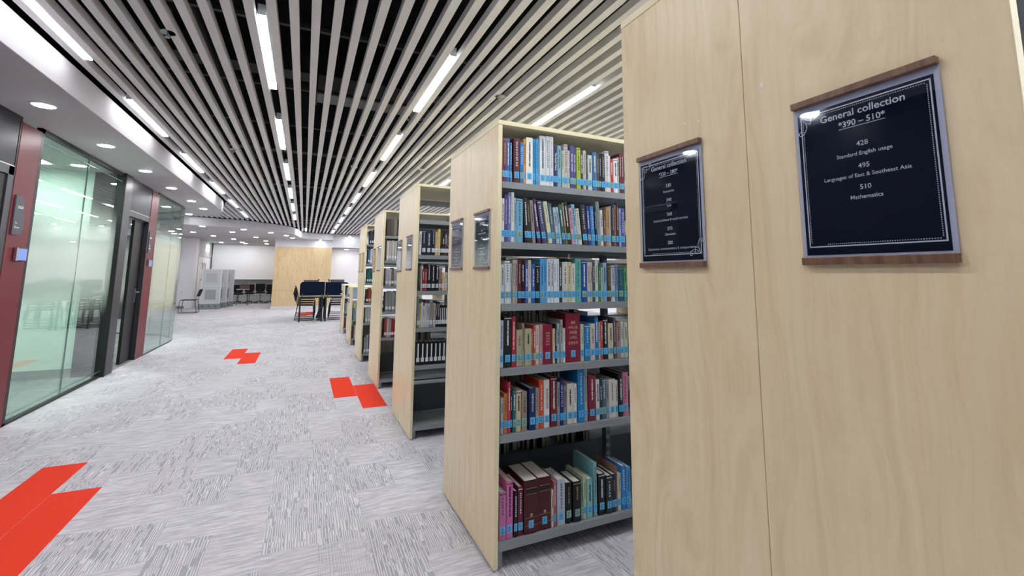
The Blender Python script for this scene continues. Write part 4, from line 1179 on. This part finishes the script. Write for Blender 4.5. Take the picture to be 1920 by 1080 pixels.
# ---------------------------------------------------------------- chairs, desks and screens at the far end
def sled_chair(loc, rz, lab, grp=None, seat=None, n=1):
    t = thing('sled_chair', loc, lab, 'chair', grp, rz)
    for s in (-0.23, 0.23):
        pts = [(s, 0.22, 0.43), (s, 0.24, 0.38), (s, 0.26, 0.02), (s, 0.24, 0.008), (s, -0.22, 0.008), (s, -0.25, 0.02), (s, -0.19, 0.43), (s, -0.24, 0.60), (s, -0.29, 0.78)]
        MB().tube(pts, 0.009, 6).build('frame_side', M['plasticblk'], t)
    MB().tube([(-0.23, 0.25, 0.012), (0.23, 0.25, 0.012)], 0.008, 6).tube([(-0.23, -0.24, 0.012), (0.23, -0.24, 0.012)], 0.008, 6).build('floor_bars', M['plasticblk'], t)
    MB().box(-0.225, 0.225, -0.2, 0.23, 0.425, 0.45).build('seat', seat or M['plasticblk'], t, bevel=0.01)
    MB().add([(-0.22, -0.225, 0.56), (0.22, -0.225, 0.56), (0.20, -0.30, 0.80), (-0.20, -0.30, 0.80), (-0.22, -0.250, 0.55), (0.22, -0.250, 0.55), (0.20, -0.325, 0.80), (-0.20, -0.325, 0.80)],
             [(0, 1, 2, 3), (5, 4, 7, 6), (3, 2, 6, 7), (1, 0, 4, 5), (0, 3, 7, 4), (2, 1, 5, 6)]).build('backrest', M['meshblk'], t, bevel=0.008)
    return t


sled_chair((-4.36, 18.75, 0), R(90), 'black sled-base chair standing alone by the white pillar')
tops = ['bottom', 'second from the bottom', 'third from the bottom', 'topmost']
maroon = mat('maroon_seat', '3a1820', 0.7)
for k in range(4):
    sled_chair((-0.80 + 0.012 * k, 14.85 + 0.0 * k, 0.065 * k), R(-90), 'black stacking chair under the left desk, %s of its stack' % tops[k], 'chairs stacked under the left desk', maroon if k == 3 else None)
    sled_chair((0.12 + 0.012 * k, 14.85, 0.065 * k), R(90), 'black stacking chair under the right desk, %s of its stack' % tops[k], 'chairs stacked under the right desk')


def desk(x0, x1, y0, y1, lab):
    t = thing('desk', ((x0 + x1) / 2, (y0 + y1) / 2, 0), lab, 'desk', 'desks with navy screens')
    a, b = (x1 - x0) / 2, (y1 - y0) / 2
    MB().box(-a, a, -b, b, 0.71, 0.735).build('tabletop', M['edge'], t, bevel=0.003)
    for sx in (-1, 1):
        for sy in (-1, 1):
            MB().box(sx * (a - 0.03) - 0.02, sx * (a - 0.03) + 0.02, sy * (b - 0.03) - 0.02, sy * (b - 0.03) + 0.02, 0, 0.71).build('leg', M['plasticblk'], t)
    MB().box(-a + 0.04, a - 0.04, -b + 0.02, -b + 0.05, 0.67, 0.71).box(-a + 0.04, a - 0.04, b - 0.05, b - 0.02, 0.67, 0.71).build('rail', M['plasticblk'], t)
    return t


DESKS = [(-0.955, -0.315, 14.2, 15.2, 'pale-topped desk at the left of the navy screens'), (-0.275, 0.365, 14.2, 15.2, 'pale-topped desk at the right of the navy screens, behind the low bookcases'),
         (-0.955, -0.315, 15.24, 16.24, 'pale-topped desk directly behind the left desk')]
for a in DESKS: desk(*a)


def desk_screen(x0, x1, y, z0, z1, lab, round_left):
    t = thing('desk_screen', ((x0 + x1) / 2, y, z0), lab, 'screen', 'navy felt desk screens')
    a = (x1 - x0) / 2; h = z1 - z0; r = 0.09
    pts = [(-a, 0), (a, 0)]
    if round_left:
        pts += [(a, h)] + [(-a + r - r * math.sin(q * PI / 12), h - r + r * math.cos(q * PI / 12)) for q in range(7)]
    else:
        pts += [(a - r + r * math.cos(q * PI / 12), h - r + r * math.sin(q * PI / 12)) for q in range(7)] + [(-a, h)]
    MB().prism(pts, -0.015, 0.015, 'y').build('felt_panel', M['navy'], t, fix=True)
    for x in (-a + 0.06, a - 0.08):
        MB().box(x, x + 0.03, -0.022, 0.022, -0.02, 0.05).build('clamp', M['steeld'], t)


desk_screen(-0.95, -0.30, 14.185, 0.738, 1.125, 'navy felt screen with rounded top corner on the left desk', True)
desk_screen(-0.285, 0.36, 14.185, 0.738, 1.115, 'navy felt screen on the right desk, partly behind a low bookcase', False)


def monitor(x, y, w, z1, lab):
    t = thing('monitor', (x, y, 0.736), lab, 'monitor', 'monitors behind the navy screens')
    MB().box(-0.09, 0.09, -0.07, 0.07, 0.0, 0.012).build('stand_base', M['steeld'], t)
    MB().box(-0.02, 0.02, -0.015, 0.015, 0.012, 0.25).build('stand_neck', M['steeld'], t)
    MB().box(-w / 2, w / 2, -0.045, -0.015, 0.13, z1 - 0.736).build('monitor_body', mat('monitor_grey', '4a4c48', 0.5), t, bevel=0.004)
    MB().box(-w / 2 + 0.012, w / 2 - 0.012, -0.015, -0.0135, 0.145, z1 - 0.75).build('display', M['black'], t)


monitor(-0.66, 15.0, 0.40, 1.167, 'grey monitor peeping over the left navy screen')
monitor(0.08, 15.0, 0.40, 1.185, 'grey monitor peeping over the right navy screen')


def headset(x, y, lab, r):
    t = thing('swivel_stand', (x, y, 0.736), lab, 'stand', 'stands behind the navy screens')
    MB().box(-0.03, 0.03, -0.03, 0.03, 0, 0.02).build('clamp', M['steeld'], t)
    MB().tube([(0, 0, 0.02), (0, 0, 0.35), (r * 0.05, 0, 0.47)], 0.014, 8).build('arm_post', mat('brown_arm', '6a5648', 0.5), t)
    MB().tube([(r * 0.05, 0, 0.46), (r * -0.03, 0, 0.40)], 0.018, 8).build('arm_link', M['steeld'], t)


headset(-0.48, 14.75, 'dark arm sticking up beside the left monitor', 0.6)
headset(-0.16, 14.75, 'dark arm sticking up beside the right monitor', -0.6)
sp = thing('cable_spine', (-0.40, 14.62, 0), 'dark cable spine hanging to the floor between the two front desks', 'cable')
MB().box(-0.06, 0.08, -0.05, 0.05, 0.0, 0.03).build('spine_foot', M['plasticblk'], sp)
m = MB()
for q in range(13):
    m.box(-0.035, 0.035, -0.02, 0.02, 0.05 + q * 0.05, 0.085 + q * 0.05)
m.tube([(0, 0, 0.02), (0, 0, 0.70)], 0.012, 6).build('spine_links', M['plasticblk'], sp)
bg = thing('cable_sleeve', (-0.43, 14.74, 0), 'thick black cable sleeve bent towards a pale floor socket', 'cable')
MB().tube([(0.13, 0.1, 0.62), (0.11, 0.08, 0.42), (0.05, 0.03, 0.26), (-0.03, 0.0, 0.06)], [0.045, 0.05, 0.045, 0.03], 10).build('sleeve', M['meshblk'], bg)
MB().box(-0.09, 0.03, -0.06, 0.04, 0, 0.028).build('floor_socket', M['framew'], bg, bevel=0.004)
tag(MB().box(-0.30, -0.29, 14.95, 15.2, 0.35, 0.70).build('modesty_panel', M['plasticblk']), 'black panel hanging between the two front desks', 'panel')
tag(MB().box(-0.6, -0.3, 15.6, 15.9, 0.736, 0.80).build('desk_box', M['steeld'], bevel=0.01), 'low dark box on the desk behind', 'box')


def divider(x0, x1, y, lab):
    t = thing('divider_screen', (x0, y, 0), lab, 'partition', 'white divider screens')
    w = x1 - x0; H = 1.50
    MB().box(-0.03, w + 0.02, -0.10, 0.10, 0, 0.20).build('plinth', M['basegrey'], t, bevel=0.01)
    sl = MB()
    for q in range(3):
        sl.add([(0.08 + q * 0.2, -0.102, 0.15), (0.11 + q * 0.2, -0.102, 0.15), (0.17 + q * 0.2, -0.102, 0.07), (0.14 + q * 0.2, -0.102, 0.07)], [(0, 3, 2, 1)])
    sl.build('plinth_slots', M['steeld'], t)
    b = MB()
    b.box(0.0, 0.035, -0.03, 0.03, 0.2, H).box(w - 0.035, w, -0.03, 0.03, 0.2, H).box(0.035, w - 0.035, -0.03, 0.03, H - 0.035, H).box(0.035, w - 0.035, -0.03, 0.03, 0.2, 0.235).box(0.035, w - 0.035, -0.03, 0.03, 0.84, 0.875)
    b.build('frame', M['framew'], t)
    for z0, z1 in ((0.235, 0.84), (0.875, H - 0.035)):
        p = MB().box(0.035, w - 0.035, -0.012, 0.012, z0, z1).build('panel', mat('divider_panel', 'c4c6cc', 0.6), t)
        MB().box(0.15, w - 0.15, -0.020, -0.012, z0 + 0.12, z1 - 0.12).build('felt_inset', M['greypad'] if z0 > 0.5 else mat('grey_inset', '9a9ea2', 0.8), p)


divider(-4.38, -3.73, 20.5, 'white framed divider screen, front one of three')
divider(-4.30, -3.62, 21.25, 'white framed divider screen, middle one of three')
divider(-4.20, -3.49, 22.0, 'white framed divider screen, rear one of three')


def task_chair(x, y, rz, lab, dz=0.0):
    t = thing('task_chair', (x, y, 0), lab, 'chair', 'black task chairs in the niche', rz)
    for k in range(5):
        a = 2 * PI * k / 5 + 0.3
        MB().tube([(0, 0, 0.10), (0.20 * math.cos(a), 0.20 * math.sin(a), 0.07)], [0.02, 0.014], 6).build('base_spoke', M['plasticblk'], t)
        MB().tube([(0.20 * math.cos(a), 0.20 * math.sin(a) - 0.012, 0.028), (0.20 * math.cos(a), 0.20 * math.sin(a) + 0.012, 0.028)], 0.027, 10).build('castor', M['plasticblk'], t)
    MB().tube([(0, 0, 0.10), (0, 0, 0.42 + dz)], 0.02, 8).build('gas_column', M['steel'], t)
    MB().prism([(-0.16, -0.22), (0.16, -0.22), (0.19, -0.12), (0.19, 0.14), (0.14, 0.23), (-0.14, 0.23), (-0.19, 0.14), (-0.19, -0.12)], 0.42 + dz, 0.48 + dz).build('seat', M['meshblk'], t, bevel=0.012)
    # curved backrest
    m = MB()
    n = 9
    P = []
    for j, z in enumerate([0.50, 0.54, 0.62, 0.74, 0.83, 0.86]):
        wz = [0.12, 0.17, 0.195, 0.195, 0.19, 0.17][j]
        P.append([(wz * math.sin((i / (n - 1) - 0.5) * 2.2) / math.sin(1.1), -0.26 - 0.05 * (j / 5) + 0.06 * (1 - math.cos((i / (n - 1) - 0.5) * 2.2)), z + dz) for i in range(n)])
    v = [p for r_ in P for p in r_] + [(p[0], p[1] - 0.02, p[2]) for r_ in P for p in r_]
    f = []
    Nn = 6 * n
    for j in range(5):
        for i in range(n - 1):
            a = j * n + i
            f.append((a, a + n, a + n + 1, a + 1)); f.append((Nn + a, Nn + a + 1, Nn + a + n + 1, Nn + a + n))
    ring = [i for i in range(n)] + [j * n + n - 1 for j in range(1, 6)] + [5 * n + i for i in range(n - 2, -1, -1)] + [j * n for j in range(4, 0, -1)]
    for q in range(len(ring)):
        a, b2 = ring[q], ring[(q + 1) % len(ring)]
        f.append((a, b2, Nn + b2, Nn + a))
    m.add(v, f, False)
    m.build('backrest', M['meshblk'], t, fix=True)
    MB().tube([(0, -0.1, 0.43 + dz), (0, -0.27, 0.45 + dz), (0, -0.30, 0.62 + dz)], 0.018, 6).build('back_bracket', M['plasticblk'], t)


task_chair(-3.49, 23.75, 0, 'black task chair in the niche, leftmost, partly behind the side table', -0.02)
task_chair(-3.06, 23.8, 0, 'black task chair in the niche, second from the left')
task_chair(-2.63, 23.8, 0.0, 'black task chair in the niche, third from the left, raised higher', 0.03)
task_chair(-2.21, 23.8, 0, 'black task chair in the niche, rightmost, against the timber wall')
st = thing('side_table', (-3.22, 22.6, 0), 'thin-legged table holding a brown bag beside the divider screens', 'table')
MB().box(-0.22, 0.24, -0.2, 0.2, 0.66, 0.68).build('tabletop', M['framew'], st)
for sx in (-0.2, 0.22):
    for sy in (-0.18, 0.18):
        MB().tube([(sx * 0.8, sy * 0.8, 0.66), (sx, sy, 0.0)], 0.010, 6).build('leg', M['plasticblk'], st)
bg = thing('bag', (-3.16, 22.6, 0.68), 'brown bag lying on the thin-legged table', 'bag')
MB().prism([(-0.17, 0), (0.17, 0), (0.18, 0.16), (0.14, 0.21), (-0.14, 0.21), (-0.18, 0.14)], -0.1, 0.1, 'y').build('bag_body', mat('brown_leather', '5a4a42', 0.7, noise=0.2), bg, bevel=0.02, fix=True)
MB().tube([(-0.08, 0, 0.2), (-0.06, 0, 0.27), (0.06, 0, 0.27), (0.08, 0, 0.2)], 0.008, 6).build('strap', mat('brown_strap', '3a2c26'), bg)
sw = thing('wall_switch', (-5.06, 20.998, 0.60), 'small white socket plate on the white pillar', 'socket')
MB().box(-0.05, 0.05, -0.012, 0, 0, 0.07).build('plate', M['inkw'], sw)
MB().box(-0.02, 0.02, -0.014, -0.012, 0.02, 0.05).build('socket_face', M['greypad'], sw)
